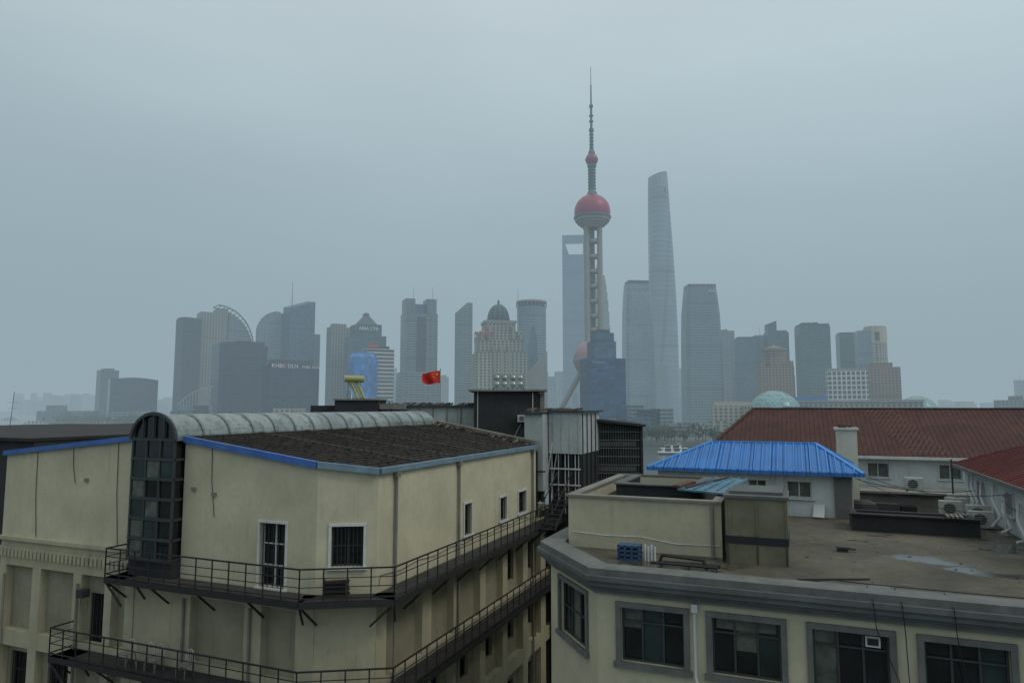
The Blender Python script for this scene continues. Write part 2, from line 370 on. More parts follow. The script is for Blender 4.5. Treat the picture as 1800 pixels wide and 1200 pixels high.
rf.beam((1.1, 19.95, 30.95), (SC, TE+.1, 29.95), .25, .35, 'concrete')
random.seed(3)
for i in range(160):
    u = random.random(); s_ = 1.2+u*7.7; t_ = 19.8-u*3.2-random.random()*.9
    r = .04+random.random()*.07
    rf.beam((s_-r, t_-r, rz_(s_)+.03), (s_+r, t_+r*random.uniform(-1, 1), rz_(s_)+.05+r), r*1.4, r, random.choice(['concrete', 'darkroof', 'moss_roof', 'rust']))
for i in range(300):
    s_ = random.uniform(1.3, SC-.3); t_ = random.uniform(1, 16.3); r = random.uniform(.03, .10)
    rf.beam((s_-r, t_, rz_(s_)+.03), (s_+r, t_+random.uniform(-.1, .1), rz_(s_)+.045), r*1.2, .05, 'darkroof')
rf.done()
v = MB('roof_vault', A)
RV = 1.12
def arc(t, r=RV, n=16, z=30.78): return [(-r*math.cos(math.pi*i/n), t, z+.95*r/RV*math.sin(math.pi*i/n)) for i in range(n+1)]
nseg = 15; T0, T1 = -.45, 19.6
for j in range(nseg):
    t0 = T0+(T1-T0)*j/nseg; t1 = T0+(T1-T0)*(j+1)/nseg
    a_, b_ = arc(t0), arc(t1)
    v.raw(a_+b_, [(i, i+1, 17+i+1, 17+i) for i in range(16)], 'vault')
    a_, b_ = arc(t0-.05, RV+.04), arc(t0+.05, RV+.04)
    v.raw(a_+b_, [(i, i+1, 17+i+1, 17+i) for i in range(16)], 'rib')
v.poly(arc(T1), 'glass2'); v.poly(arc(T0+.06, RV-.03), 'glass')
for i in range(16):
    a_ = arc(T0-.02, RV+.03); v.beam(a_[i], a_[i+1], .1, .12, 'dkframe')
for x in (-.55, 0, .55): v.beam((x, T0-.01, 30.8), (x, T0-.01, 30.78+.95*math.sqrt(1-(x/RV)**2)), .06, .06, 'dkframe')
for x in (-RV, RV): v.beam((x, T0, 30.8), (x, T1, 30.8), .12, .12, 'rib')
v.done()
g = MB('glazed_bay', A)
zb, ztb = 26.35, 30.78
g.box(-1.05, 1.05, -.4, .85, zb, ztb, 'glass')
for x in (-1.08, -.36, .36, 1.08):
    g.box(x-.04, x+.04, -.46, -.38, zb, ztb, 'dkframe')
for i in range(7):
    z = zb+(ztb-zb)*i/6; g.box(-1.12, 1.12, -.47, -.385, z-.05, z+.05, 'dkframe')
    for sx in (-1, 1): g.box(sx*1.09-.03, sx*1.09+.03, -.39, 0, z-.05, z+.05, 'dkframe')
for (x, i, mt) in ((0, 1, 'glass3'), (0, 2, 'glass2'), (1, 2, 'glass3'), (0, 4, 'glass2'), (1, 4, 'glass3'), (0, 0, 'glass3'), (1, 0, 'glass2'), (2, 4, 'glass2'), (0, 3, 'glass3'), (1, 1, 'glass2')):
    x0 = -1.04+x*.72+.04; z0 = zb+(ztb-zb)*i/6+.06
    g.box(x0, x0+.58, -.43, -.405, z0, z0+.6, mt)
g.box(-1.12, 1.12, -.35, .0, 25.7, zb, 'dark')
g.done()
def walkway(name, path, z, h=1.05):
    mb = MB(name, A)
    for (p, q) in zip(path, path[1:]):
        p, q = Vector(p), Vector(q); d = (q-p); L = d.length; d = d/L; n = Vector((-d.y, d.x))
        pts = [p, q, q+n*.95, p+n*.95]
        mb.prism([(a.x, a.y) for a in pts], z-.06, z, 'deck')
        mb.beam((p.x, p.y, z-.1), (q.x, q.y, z-.1), .08, .2, 'iron')
        for hh, tt in ((h, .05), (h*.72, .025), (h*.45, .025), (.12, .04)):
            mb.beam((p.x, p.y, z+hh), (q.x, q.y, z+hh), tt, tt, 'iron')
        k = max(1, round(L/.75))
        for i in range(k+1):
            c = p+d*(L*i/k); mb.beam((c.x, c.y, z-.05), (c.x, c.y, z+h), .035, .035, 'iron')
        k = max(1, round(L/2.2))
        for i in range(k+1):
            c = p+d*(L*i/k); e = c+n*.93
            mb.beam((c.x, c.y, z-.12), (e.x, e.y, z-.95), .06, .06, 'iron'); mb.beam((c.x, c.y, z-.13), (e.x, e.y, z-.13), .06, .08, 'iron')
    mb.done()
walkway('upper_walkway', [(-1.5, 0), (-1.5, -1.0), (SB+.15, -1.0), (SC+1.0, TC-.45), (SC+1.0, 22)], ZD)
walkway('lower_walkway', [(-4.3, 0), (-4.3, -1.0), (SB+.15, -1.0), (SC+1.0, TC-.45), (SC+1.0, 22)], ZD2)
def chair(mb, x, y, z):
    for dx in (0, .4):
        for dy in (0, .4): mb.beam((x+dx, y+dy, z), (x+dx, y+dy, z+.45), .025, .025, 'concrete')
    mb.box(x-.02, x+.42, y-.02, y+.42, z+.43, z+.46, 'concrete')
    for i in range(6):
        t0 = math.pi*i/6; t1 = math.pi*(i+1)/6
        mb.beam((x+.2-.2*math.cos(t0), y+.42, z+.5+.4*math.sin(t0)), (x+.2-.2*math.cos(t1), y+.42, z+.5+.4*math.sin(t1)), .025, .025, 'pvc')
    for dx in (.1, .2, .3): mb.beam((x+dx, y+.42, z+.45), (x+dx, y+.42, z+.85), .015, .015, 'pvc')
for i, s_ in enumerate((-.9, .05, .55, 2.0)):
    mb = MB('patio_chair', None, (F[0], F[1], 0), RZ); chair(mb, s_, -.75, ZD2); mb.done()
def acunit(name, x, y, z, rz=0, parent=None, wd=.8, h=.6, loc=None, mat='acmat'):
    mb = MB(name, parent, loc or (x, y, z), rz)
    mb.box(0, wd, 0, .3, 0, h, mat)
    cx = wd*.42; pts = [(cx+h*.4*math.cos(t), -.005, h/2+h*.4*math.sin(t)) for t in [i*math.pi/8 for i in range(16)]]
    mb.poly(pts, 'dkframe')
    for i in range(16):
        mb.beam(pts[i], pts[(i+1) % 16], .03, .03, mat)
    for i in range(5): mb.beam((cx-h*.38, -.02, h*(.2+.15*i)), (cx+h*.38, -.02, h*(.2+.15*i)), .012, .012, mat)
    mb.box(.05, .12, 0, .3, -.06, 0, 'dkframe'); mb.box(wd-.12, wd-.05, 0, .3, -.06, 0, 'dkframe')
    return mb.done()
def loc(s, t, z, O=F):
    c, d = math.cos(RZ), math.sin(RZ); return (O[0]+s*c-t*d, O[1]+s*d+t*c, z)
q = MB('firewood_rack', None, loc(7.9, -.35, ZD, F), RZ+R(28))
for x in (0, .75):
    for y in (0, .3): q.beam((x, y, 0), (x, y, .62), .04, .04, 'rust')
random.seed(2)
for i in range(22): q.beam((-.05+random.random()*.1, .05+random.random()*.2, .1+.022*i), (.75+random.random()*.1, .05+random.random()*.22, .08+.024*i), .06, .05, random.choice(['rust', 'dark', 'dark']))
q.done()

d = MB('dark_tar_roof_building', None, (F[0], F[1], 0), RZ)
d.box(-34, SL-.15, 1.2, 20, 3, 30.45, 'dark'); d.box(-34.1, SL-.1, 1.0, 20.1, 30.45, 30.6, 'darkroof')
d.box(-34, -3, 22, 34, 3, 30.35, 'dark'); d.box(-34.1, -2.9, 21.8, 34.1, 30.35, 30.5, 'darkroof')
d.done()
d = MB('red_roof_dormer', None, loc(-11.0, 23, 0), RZ)
d.box(0, 2.4, 0, 2, 30.3, 30.5, 'dark')
d.raw([(-.2, -.2, 30.5), (2.6, -.2, 30.5), (2.6, 2.2, 30.5), (-.2, 2.2, 30.5), (1.2, -.2, 30.95), (1.2, 2.2, 30.95)], [(0, 4, 5, 3), (1, 2, 5, 4), (0, 1, 4), (2, 3, 5)], 'redsheet')
d.done()

P = empty('rooftop_plant_rooms')
d = MB('white_parapet_wall', P)
d.box(-9.3, -2.6, 47, 47.4, 26, 32.0, 'white')
for x in [-9.2+i*.95 for i in range(8)]: d.box(x-.04, x+.04, 46.94, 47.0, 29, 31.9, 'concrete')
d.box(-9.5, -2.5, 46.8, 47.5, 32.0, 32.13, 'dkframe')
random.seed(5)
for i in range(90):
    x = -9.3+random.random()*6.8; r = .03+random.random()*.07
    d.beam((x-r*2, 47, 32.13), (x+r*2, 47.1, 32.14+r*1.6), .08, r, random.choice(['rust', 'dkframe', 'concrete']))
d.box(-9.3, -5, 50, 58, 26, 31.9, 'dark')
d.done()
d = MB('heater_platform', P)
d.box(-13.6, -11.95, 46.3, 48, 26, 32.1, 'dark'); d.box(-11.9, -9.0, 46, 49, 26, 32.45, 'dark'); d.box(-12.0, -8.9, 45.9, 49.1, 32.45, 32.55, 'concrete')
d.box(-8.95, -7.2, 46.2, 46.9, 31.85, 32.2, 'concrete')
d.done()
d = MB('solar_water_heater', None, (-10.75, 46.8, 32.55))
d.tube((-.70, -.1, 1.38), (.45, .5, 1.36), .235, 'olive', 18); d.tube((-.74, -.12, 1.38), (-.70, -.1, 1.38), .25, 'acmat', 18)
for off in (0, .55):
    pts = [(-.45+off*.9, off*.5, 1.15), (-.2+off*.75, off*.5-.1, .95), (.02+off*.7, off*.5-.3, .62), (.2+off*.7, off*.5-.5, .3), (.34+off*.7, off*.5-.62, .03)]
    for a_, b_ in zip(pts, pts[1:]): d.beam(a_, b_, .08, .12, 'olive')
for i in range(6):
    off = .05+i*.09
    d.path([(-.4+off*.9, off*.5, 1.12), (.05+off*.7, off*.5-.32, .55), (.32+off*.7, off*.5-.6, .08)], .03, 'olive' if i % 2 else 'concrete', 6)
d.beam((-.5, .0, 0), (-.42, 0, 1.2), .05, .05, 'olive'); d.beam((.3, .45, 0), (.25, .42, 1.2), .05, .05, 'olive')
d.beam((-.5, 0, .04), (.36, -.6, .04), .05, .05, 'olive'); d.beam((.3, .45, .04), (.74, -.32, .04), .05, .05, 'olive'); d.beam((-.48, 0, .5), (.1, -.35, .45), .035, .035, 'olive')
d.path([(-.3, .1, 1.15), (-.32, -.1, .6), (-.1, -.4, .5), (0, -.9, -.05)], .03, 'pvc'); d.path([(.4, .4, 0), (.9, .2, 0.), (1.2, -.3, -.2)], .02, 'pvc')
d.done()
d = MB('dark_penthouse', P)
d.box(-2.45, 1.75, 44, 48, 26, 33.0, 'dark'); d.box(-2.8, 2.25, 43.7, 48.3, 33.0, 33.12, 'concrete'); d.box(1.8, 2.1, 44.2, 48, 26, 32.9, 'concrete')
d.box(1.3, 1.36, 43.9, 44, 28, 32.9, 'acmat')
d.path([(-2.2, 43.95, 33.0), (-2.2, 43.95, 30.0)], .03, 'acmat'); d.path([(.6, 43.9, 31.0), (.4, 43.93, 30.6), (.1, 43.95, 30.0)], .02, 'acmat')
d.done()
acunit('air_conditioner', 0, 0, 0, 0, loc=(.35, 43.65, 31.05), wd=.62, h=.45)
d = MB('rooftop_water_tank', None, (-1.25, 44.6, 33.12))
d.box(0, 1.02, 0, 1.2, .12, .98, 'steel'); d.box(1.08, 2.05, .1, 1.2, .12, .95, 'steel')
for x in (.26, .76, 1.32, 1.8):
    for z in (.34, .76):
        vs = []; fs = []
        for j in range(4):
            rr = .17*(1-j/3.2); oo = -.05*math.sqrt(max(0, 1-(rr/.17)**2))
            for i in range(12): vs.append((x+rr*math.cos(i*math.pi/6), (-.002 if x < 1.05 else .098)+oo, z+rr*math.sin(i*math.pi/6)))
        for j in range(3):
            for i in range(12): fs.append((j*12+i, j*12+(i+1) % 12, (j+1)*12+(i+1) % 12, (j+1)*12+i))
        fs.append([36+i for i in range(12)])
        d.raw(vs, fs, 'steel')
for x in (.05, 1, 2): d.beam((x, .1, 0), (x, .1, .12), .08, .12, 'dkframe')
d.path([(.1, .5, .98), (.1, .5, 1.06), (1.9, .5, 1.06)], .025, 'steel'); d.done()
d = MB('ribbed_panel_shed', None, (F[0], F[1], 0), RZ)
d.box(9.35, 11.3, 18.1, 22, 29.35, 31.7, 'whiter'); d.box(9.33, 11.5, 17.9, 22.3, 31.7, 31.8, 'dkframe')
d.box(8.2, 9.3, 17.2, 21, 27.3, 31.6, 'white'); d.box(8.0, 9.32, 17.0, 21.2, 31.6, 31.72, 'dkframe')
for x in (9.4, 10.05, 10.7, 11.25): d.beam((x, 18.15, 25.7), (x, 18.15, 29.35), .09, .09, 'iron')
for z in (26.5, 27.6, 28.5): d.beam((9.4, 18.12, z), (11.25, 18.12, z), .08, .08, 'wframe' if z > 27 else 'iron')
for x in (9.5, 9.9, 10.3, 10.5, 10.9, 11.1): d.beam((x, 18.2, 26.0), (x, 18.2, 29.3), .05, .04, 'wframe')
d.box(9.4, 11.25, 18.7, 22, 3, 29.3, 'dark')
for y in (18.3, 19.2, 20.1, 21.0): d.beam((11.32, y, 26), (11.32, y, 31.6), .07, .07, 'dkframe')
for y in (17.3, 18.4, 19.4): d.beam((9.35, y, 27), (9.9, y-.2, 30), .05, .05, 'wframe')
d.beam((9.0, 17.05, 29.5), (9.0, 17.05, 25.9), .08, .08, 'iron'); d.beam((8.4, 17.05, 28.4), (9.5, 17.05, 28.4), .08, .08, 'iron')
for k in range(9):
    d.box(10.2, 11.0, 14.2+k*.32, 14.5+k*.32, 25.75+k*.2, 25.79+k*.2, 'iron')
for x in (10.2, 11.0):
    d.beam((x, 14.2, 25.75), (x, 17.1, 27.4), .05, .16, 'iron'); d.beam((x, 14.2, 26.75), (x, 17.1, 28.4), .04, .04, 'iron')
    for k in range(5): d.beam((x, 14.3+k*.68, 25.8+k*.39), (x, 14.3+k*.68, 26.8+k*.39), .03, .03, 'iron')
random.seed(9)
for i in range(70):
    x = 8+random.random()*3.4; r = .03+random.random()*.06; d.beam((x-r*2, 18, 31.8), (x+r*2, 18.1, 31.8+r*1.5), .08, r, random.choice(['rust', 'dkframe', 'concrete']))
d.done()
d = MB('lattice_screen_building', None)
x0, x1, y0 = 4.55, 7.9, 42
d.prism([(x0, y0+.6), (x1, y0+.35), (x1+.6, y0+7), (x0, y0+7)], 3, [31.2, 30.85, 30.85, 31.2], 'dark')
for i in range(23):
    x = x0+(x1-x0)*i/22; zt_ = 31.1-.35*i/22; d.beam((x, y0+.3, 26), (x, y0+.3, zt_), .025, .04, 'cornice')
for i in range(9):
    z = 27+i*.5; d.beam((x0, y0+.27, z), (x1, y0+.27, z-.03), .03, .05, 'cornice')
for i in range(20):
    x = x0+(x1-x0)*(i+.5)/22
    for j in (2, 5): d.box(x-.05, x+.05, y0+.32, y0+.34, 27.1+j*.5, 27.4+j*.5, 'cornice')
d.poly([(x0-.3, y0, 31.35), (x1+.25, y0, 30.9), (x1+.8, y0+7.5, 30.95), (x0-.3, y0+7.5, 31.4)], 'darkroof')
d.poly([(x0-.3, y0, 31.25), (x1+.25, y0, 30.8), (x1+.8, y0+7.5, 30.85), (x0-.3, y0+7.5, 31.3)], 'darkroof')
d.beam((x0-.3, y0, 31.3), (x1+.25, y0, 30.85), .1, .14, 'iron'); d.box(x1-.02, x1+.12, y0+.2, y0+.35, 3, 30.85, 'iron')
d.done()
fl = empty('national_flag', (-5.25, 50, 30))
d = MB('pole', fl); d.tube((0, 0, 1), (0, 0, 4.75), .03, 'steel'); d.sphere((0, 0, 4.78), .05, 'steel', 10, 6); d.done()
M['red'] = pbr('flag_red', (.50, .012, .012), .7, var=.1); M['yel'] = pbr('flag_yellow', (.7, .42, .03), .7, var=0)
d = MB('cloth', fl, smooth=True)
nx, nz = 20, 10; W_, H_ = 1.45, .92
def fp(u, v_, o=0): return (-u*W_*(.90+.05*math.sin(v_*4)), .22*math.sin(u*8+v_*2.6)*u+o, 4.65-v_*H_*(1-.12*u)-u*.16+.09*math.sin(u*6+v_)*u)
d.raw([fp(i/nx, j/nz) for j in range(nz+1) for i in range(nx+1)], [(j*(nx+1)+i, j*(nx+1)+i+1, (j+1)*(nx+1)+i+1, (j+1)*(nx+1)+i) for j in range(nz) for i in range(nx)], 'red')
d.done()
d = MB('stars', fl)
def star(cu, cv, r, rot=0):
    pts = []
    for i in range(10):
        rr = r if i % 2 == 0 else r*.42; a = math.pi/2+rot+i*math.pi/5
        p = fp(cu+rr*math.cos(a)/W_, cv-rr*math.sin(a)/H_); pts.append((p[0], p[1]-.014, p[2]))
    c = fp(cu, cv); pts.append((c[0], c[1]-.014, c[2]))
    d.raw(pts, [(i, (i+1) % 10, 10) for i in range(10)], 'yel')
star(.17, .27, .13)
for cu, cv in ((.33, .1), (.4, .22), (.4, .38), (.33, .5)): star(cu, cv, .045)
d.done()

# ================= RIGHT: cream office building =================
G = (2.19, 18.0)
B = empty('cream_office_building', (G[0], G[1], 0), RZ)
ZR = 27.75
w = MB('walls', B)
random.seed(14)
def row(z0, z1):
    return [(x, x+1.55, z0, z1) for x in (.6, 2.8, 5.02, 7.22, 9.4)]
wall(w, (0, 0), (12.5, 0), 3, 27.3, row(25.68, 27.0)+row(22.4, 23.8)+row(19.1, 20.5), 'beige_r', depth=.18, glass='glass', frame='dkframe', trim='gframe', trimw=.13, nx=3, nz=1, proud=.06, panes=['glass3', 'glass2', 'glass', 'glass2'])
wall(w, (-2.15, 2.58), (0, 0), 3, 27.3, [(.8, 2.65, 25.6, 27.05), (.8, 2.65, 22.4, 23.8)], 'beige_r', depth=.15, glass='glass2', frame='dkframe', trim='gframe', trimw=.12, nx=3, nz=2, proud=.06, panes=['glass3', 'glass'])  # chamfer windows: reflection put into the glass as a lighter teal colour
wall(w, (-2.15, 16), (-2.15, 2.58), 3, 27.3, [], 'beige_r')
for x in (.6, 2.8, 5.02, 7.22, 9.4):
    w.box(x+.05, x+1.5, .1, .15, 26.62, 26.66, 'dkframe')
w.box(2.9, 4.25, .13, .155, 26.72, 26.94, 'glass3'); w.box(6.1, 6.4, .09, .14, 26.7, 26.93, 'wframe'); w.box(6.14, 6.36, .08, .088, 26.74, 26.89, 'black')
w.done()
c = MB('cornice', B)
def ring(off, z0, z1, mat, inner=.35):
    k = off*math.tan(R(19.9)); k2 = off*math.tan(R(25.1))
    o = [(-2.15-off, 16), (-2.15-off, 2.58-k), (0-k2, -off), (12.6, -off)]
    i_ = [(12.6, inner), (.15, inner), (-2.15+inner, 2.75), (-2.15+inner, 16)]
    c.prism(o+i_, z0, z1, mat)
ring(.10, 27.3, 27.42, 'gframe'); ring(.2, 27.42, 27.52, 'cornice'); ring(.32, 27.52, 27.66, 'cornice'); ring(.40, 27.66, 27.78, 'cornice'); ring(.30, 27.78, 27.95, 'gframe')
c.done()
r = MB('roof_deck', B)
r.prism([(-1.8, 3), (.2, .36), (12.5, .36), (12.5, 14), (-1.8, 16)], 27.0, ZR, 'wetroof')
r.done()
q = MB('stair_room', B)
s0, s1, t0, t1, zt = -1.75, 2.8, 3.1, 9.9, 29.25
q.box(s0, s1, t0, t0+.2, ZR, zt, 'beige_r'); q.box(s0, s0+.2, t0+.2, t1, ZR, zt, 'beige_r'); q.box(s1-.2, s1, t0+.2, t1, ZR, zt, 'beige_r'); q.box(s0+.2, s1-.2, t1-.2, t1, ZR, zt, 'beige_r')
q.box(s0+.2, s1-.2, t0+.2, t1-.2, ZR, 28.85, 'darkroof')
for (a_, b_, e_, f_) in ((s0-.06, s1+.03, t0-.08, t0+.26), (s0-.06, s0+.26, t0+.26, t1-.2), (s1-.26, s1+.03, t0+.26, t1-.2), (s0-.06, s1+.03, t1-.2, t1+.08)):
    q.box(a_, b_, e_, f_, zt, zt+.07, 'concrete')
q.box(s0+.9, s1-.9, 5.6, 5.8, 28.85, 29.4, 'dark'); q.box(s0+.9, s0+1.1, 5.8, 8.6, 28.85, 29.4, 'dark'); q.box(s1-1.1, s1-.9, 5.8, 8.6, 28.85, 29.4, 'dark')
for (a_, b_, e_, f_) in ((s0+.85, s1-.85, 5.5, 5.85), (s0+.85, s0+1.15, 5.85, 8.6), (s1-1.15, s1-.85, 5.85, 8.6), (s0+.85, s1-.85, 8.6, 8.8)):
    q.box(a_, b_, e_, f_, 29.4, 29.45, 'cornice')
q.tube((2.55, 3.02, ZR), (2.55, 3.02, 29.2), .045, 'concrete')
q.done()
q = MB('weathered_tank_housing', None, (G[0], G[1], 0), RZ)
s0, s1, t0, t1 = 2.95, 4.55, 2.6, 4.3
q.box(s0, s1, t0, t1, 27.65, 28.28, 'tankbox'); q.box(s0-.02, s1+.02, t0-.02, t1+.02, 28.28, 28.48, 'black'); q.box(s0, s1, t0, t1, 28.48, 29.5, 'tankbox')
q.box(s0-.05, s1+.05, t0-.05, t1+.05, 29.5, 29.58, 'cornice'); q.box(s0+.1, s1-.1, t0+.3, t1+.3, 29.58, 29.66, 'cornice')
for x in (s0+.02, (s0+s1)/2, s1-.06): q.box(x, x+.04, t0-.025, t0-.003, 27.7, 28.26, 'dkframe'); q.box(x, x+.04, t0-.025, t0-.003, 28.5, 29.48, 'tankbox')
q.done()
q = MB('blue_board', None, (G[0], G[1], 0), RZ)
q.raw([(1.35, 4.6, 29.45), (2.9, 4.2, 29.42), (3.3, 6.6, 29.62), (2.2, 7.2, 29.6)]+[(1.35, 4.6, 29.4), (2.9, 4.2, 29.37), (3.3, 6.6, 29.57), (2.2, 7.2, 29.55)], [(0, 1, 2, 3), (7, 6, 5, 4), (0, 4, 5, 1), (1, 5, 6, 2), (2, 6, 7, 3), (3, 7, 4, 0)], 'bluetarp')
q.beam((1.6, 4.7, 29.5), (2.7, 6.9, 29.65), .06, .05, 'rust'); q.beam((1.3, 4.75, 29.5), (1.7, 5.4, 29.6), .3, .08, 'rust')
for i in range(5): q.beam((1.5+i*.35, 4.5, 29.48), (2.3+i*.25, 7.0, 29.64), .03, .03, 'bluetarp')
q.done()
q = MB('blue_plastic_crate', None, loc(.1, 1.75, ZR, G), RZ)
for z in (0, .12, .24, .36): q.box(0, .62, 0, .4, z, z+.05, 'crate')
for x in (0, .19, .38, .57):
    for y in (0, .35): q.box(x, x+.05, y, y+.05, 0, .41, 'crate')
q.box(.03, .59, .03, .37, .02, .3, 'black'); q.done()
q = MB('roof_pipework', None, (G[0], G[1], 0), RZ)
for i in range(4): q.tube((.85+i*.09, 1.9, ZR), (.85+i*.09, 1.9, ZR+.45-.05*(i % 2)), .03, 'pvc')
q.path([(1.35, 1.2, ZR+.12), (1.45, 1.2, ZR+.35), (2.5, 1.2, ZR+.3), (2.6, 1.2, ZR+.05)], .045, 'iron')
q.path([(1.35, 1.5, ZR+.1), (2.9, 1.45, ZR+.12)], .05, 'iron'); q.path([(1.2, .9, ZR+.2), (2.9, .8, ZR+.22)], .04, 'iron')
for x in (1.4, 2.1, 2.8): q.beam((x, .8, ZR), (x, 1.5, ZR+.1), .06, .1, 'iron')
q.path([(-1.6, 3.07, ZR+.45), (-.6, 3.07, ZR+.40), (.5, 3.07, ZR+.43), (1.5, 3.07, ZR+.3), (2.75, 3.07, ZR+.33)], .014, 'pvc')
q.path([(2.42, -.12, 27.2), (2.42, -.12, 25.6), (2.5, -.16, 25.3), (2.55, -.16, 3)], .035, 'pvc'); q.path([(-1.9, 2.55, 27.2), (-1.95, 2.6, 20)], .04, 'pvc')
q.box(2.36, 2.5, -.2, -.05, 27.1, 27.28, 'pvc')
q.path([(6.95, -.1, 25.9), (7.0, -.14, 25.2), (6.9, -.12, 24)], .03, 'pvc')
q.done()
q = MB('hanging_cables', None, (G[0], G[1], 0), RZ)
for (sa, sb, z1) in ((6.2, 6.75, 24), (6.75, 6.9, 24), (7.7, 8.0, 25)):
    q.path([(sa, .3, 27.97), (sa+.05, -.42, 27.8), (sa+.1, -.3, 27.2), (sb, -.12, 26), (sb, -.1, z1)], .011, 'cable', 5)
q.path([(4.8, .9, ZR+.03), (5.5, .6, ZR+.22), (6.2, .4, ZR+.24), (8.5, .45, ZR+.22), (12, .4, ZR+.24)], .014, 'cable', 5)
q.done()
q = MB('concrete_planter', None, (G[0], G[1], 0), RZ)
q.box(6.55, 10.3, 9.3, 9.5, ZR, 28.3, 'dark'); q.box(6.55, 10.3, 10.5, 10.7, ZR, 28.3, 'dark'); q.box(6.55, 6.75, 9.5, 10.5, ZR, 28.3, 'dark'); q.box(10.1, 10.3, 9.5, 10.5, ZR, 28.3, 'dark')
q.box(6.75, 10.1, 9.5, 10.5, ZR, 28.1, 'darkroof')
q.box(6.45, 10.4, 9.2, 9.55, 28.3, 28.35, 'darkroof')
for i in range(4): q.beam((9.4+i*.13, 9.1, 28.4), (9.4+i*.13, 9.6, 28.42), .06, .06, 'concrete')
q.done()
q = MB('roof_drain_cap', None, loc(6.0, 5.4, ZR, G), RZ); q.box(-.15, .15, -.12, .12, 0, .1, 'black'); q.box(-.18, .18, -.05, .05, .1, .13, 'dkframe'); q.tube((.05, 0, .1), (.35, .1, .06), .03, 'black'); q.done()
q = MB('roof_debris', None, (G[0], G[1], 0), RZ); random.seed(11)
for i in range(26):
    x = 4.9+random.random()*6.2; y = .8+random.random()*8; rr = .012+random.random()*.02
    q.beam((x-rr, y, ZR+.01), (x+rr*2, y+rr, ZR+.015), rr, .012, random.choice(['concrete', 'black', 'rust', 'dkframe']))
q.beam((4.75, 1.2, ZR+.03), (6.4, 1.9, ZR+.03), .04, .04, 'dkframe'); q.done()

# ================= blue-roofed rooftop house =================
B2 = empty('blue_roof_house', (G[0], G[1], 0), RZ)
q = MB('walls', B2)
wall(q, (-.6, 11.95), (6.8, 11.95), 27.2, 29.5, [(5.05, 5.95, 28.45, 29.1), (3.6, 4.3, 28.45, 29.1)], 'wall_white', glass='glass3', trim='pvc', trimw=.05, nx=2)
wall(q, (6.8, 11.95), (6.8, 16.5), 20, 29.5, [], 'wall_white')
wall(q, (-.6, 16.5), (-.6, 11.95), 3, 29.5, [], 'wall_white'); wall(q, (6.8, 16.5), (-.6, 16.5), 3, 29.5, [], 'wall_white')
q.box(6.15, 6.75, 11.8, 11.93, 27.75, 29.3, 'gframe')
q.beam((5.55, 11.6, 27.8), (5.6, 11.9, 28.25), .4, .02, 'pvc')
q.done()
q = MB('roof', B2)
e = [(-.95, 11.55, 29.5), (7.15, 11.55, 29.5), (7.15, 16.9, 29.5), (-.95, 16.9, 29.5)]; ra, rb = (1.4, 14.2, 30.48), (5.6, 14.2, 30.48)
q.poly([e[0], e[1], rb, ra], 'bluesheet'); q.poly([e[2], e[3], ra, rb], 'bluesheet'); q.poly([e[1], e[2], rb], 'bluesheet_e'); q.poly([e[3], e[0], ra], 'bluesheet_e')
M['blu2'] = pbr('blue_ridge_cap', (.045, .22, .56), .5, var=.15)
for a_, b_ in ((e[0], ra), (e[1], rb), (ra, rb), (e[2], rb), (e[3], ra)): q.beam(a_, b_, .16, .07, 'blu2')
def lerp(a, b, t): return tuple(x+(y-x)*t for x, y in zip(a, b))
for i in range(1, 27):
    s_ = -.95+8.1*i/27
    if s_ < 1.4: top = lerp(e[0], ra, (s_+.95)/2.35)
    elif s_ > 5.6: top = lerp(e[1], rb, (7.15-s_)/1.55)
    else: top = (s_, 14.2, 30.48)
    q.beam((s_, 11.55, 29.52), (top[0], top[1], top[2]+.02), .04, .045, 'blu2')
for i in range(4):
    a_, b_ = e[i], e[(i+1) % 4]; q.beam((a_[0], a_[1], a_[2]-.06), (b_[0], b_[1], b_[2]-.06), .08, .14, 'bluesheet')
q.poly([(p[0], p[1], 29.44) for p in e], 'pvc')
q.done()
q = MB('chimney', None, loc(6.6, 17.6, 0, G), RZ)
M['cream'] = pbr('cream_render', (.52, .50, .40), .9, var=.12, streak=.35, scale=1, dirt=(.2, .19, .15))
q.box(0, .85, 0, .8, 27, 30.95, 'cream'); q.box(-.08, .93, -.08, .88, 30.95, 31.05, 'cream'); q.box(.1, .4, .1, .4, 31.05, 31.2, 'rust')
for i in range(3): q.tube((.2+i*.2, .3, 31.05), (.2+i*.2, .3, 31.15), .06, 'dkframe')
q.done()

# ================= maroon hip roof hall =================
B3 = empty('maroon_roof_hall', (G[0], G[1], 0), RZ)
q = MB('roof', B3)
ez, rzt = 28.95, 31.88
e = [(-1, 31, ez), (40, 31, ez), (40, 45, ez), (-1, 45, ez)]; ra, rb = (2.0, 38, rzt), (36, 38, rzt)
q.poly([e[0], e[1], rb, ra], 'terroof'); q.poly([e[2], e[3], ra, rb], 'terroof'); q.poly([e[1], e[2], rb], 'terroof_e'); q.poly([e[3], e[0], ra], 'terroof_e')
for a_, b_ in ((e[0], ra), (ra, rb), (e[3], ra)): q.beam(a_, b_, .25, .12, 'terroof')
q.box(-1, 40, 30.85, 31.0, ez-.16, ez, 'wframe')
M['tile2'] = pbr('pale_tile', (.15, .08, .072), .85, var=.3, scale=2)
for i in range(34):
    for j in range(7):
        tt = i/34; s_ = 11.6-tt*2.4+j*.3+(i % 2)*.15; y = 31.3+6.4*tt; z = ez+(rzt-ez)*(y-31)/7
        q.beam((s_, y, z+.03), (s_, y+.1, z+.03+.1*.42), .13, .015, 'tile2')
q.done()
q = MB('walls', B3)
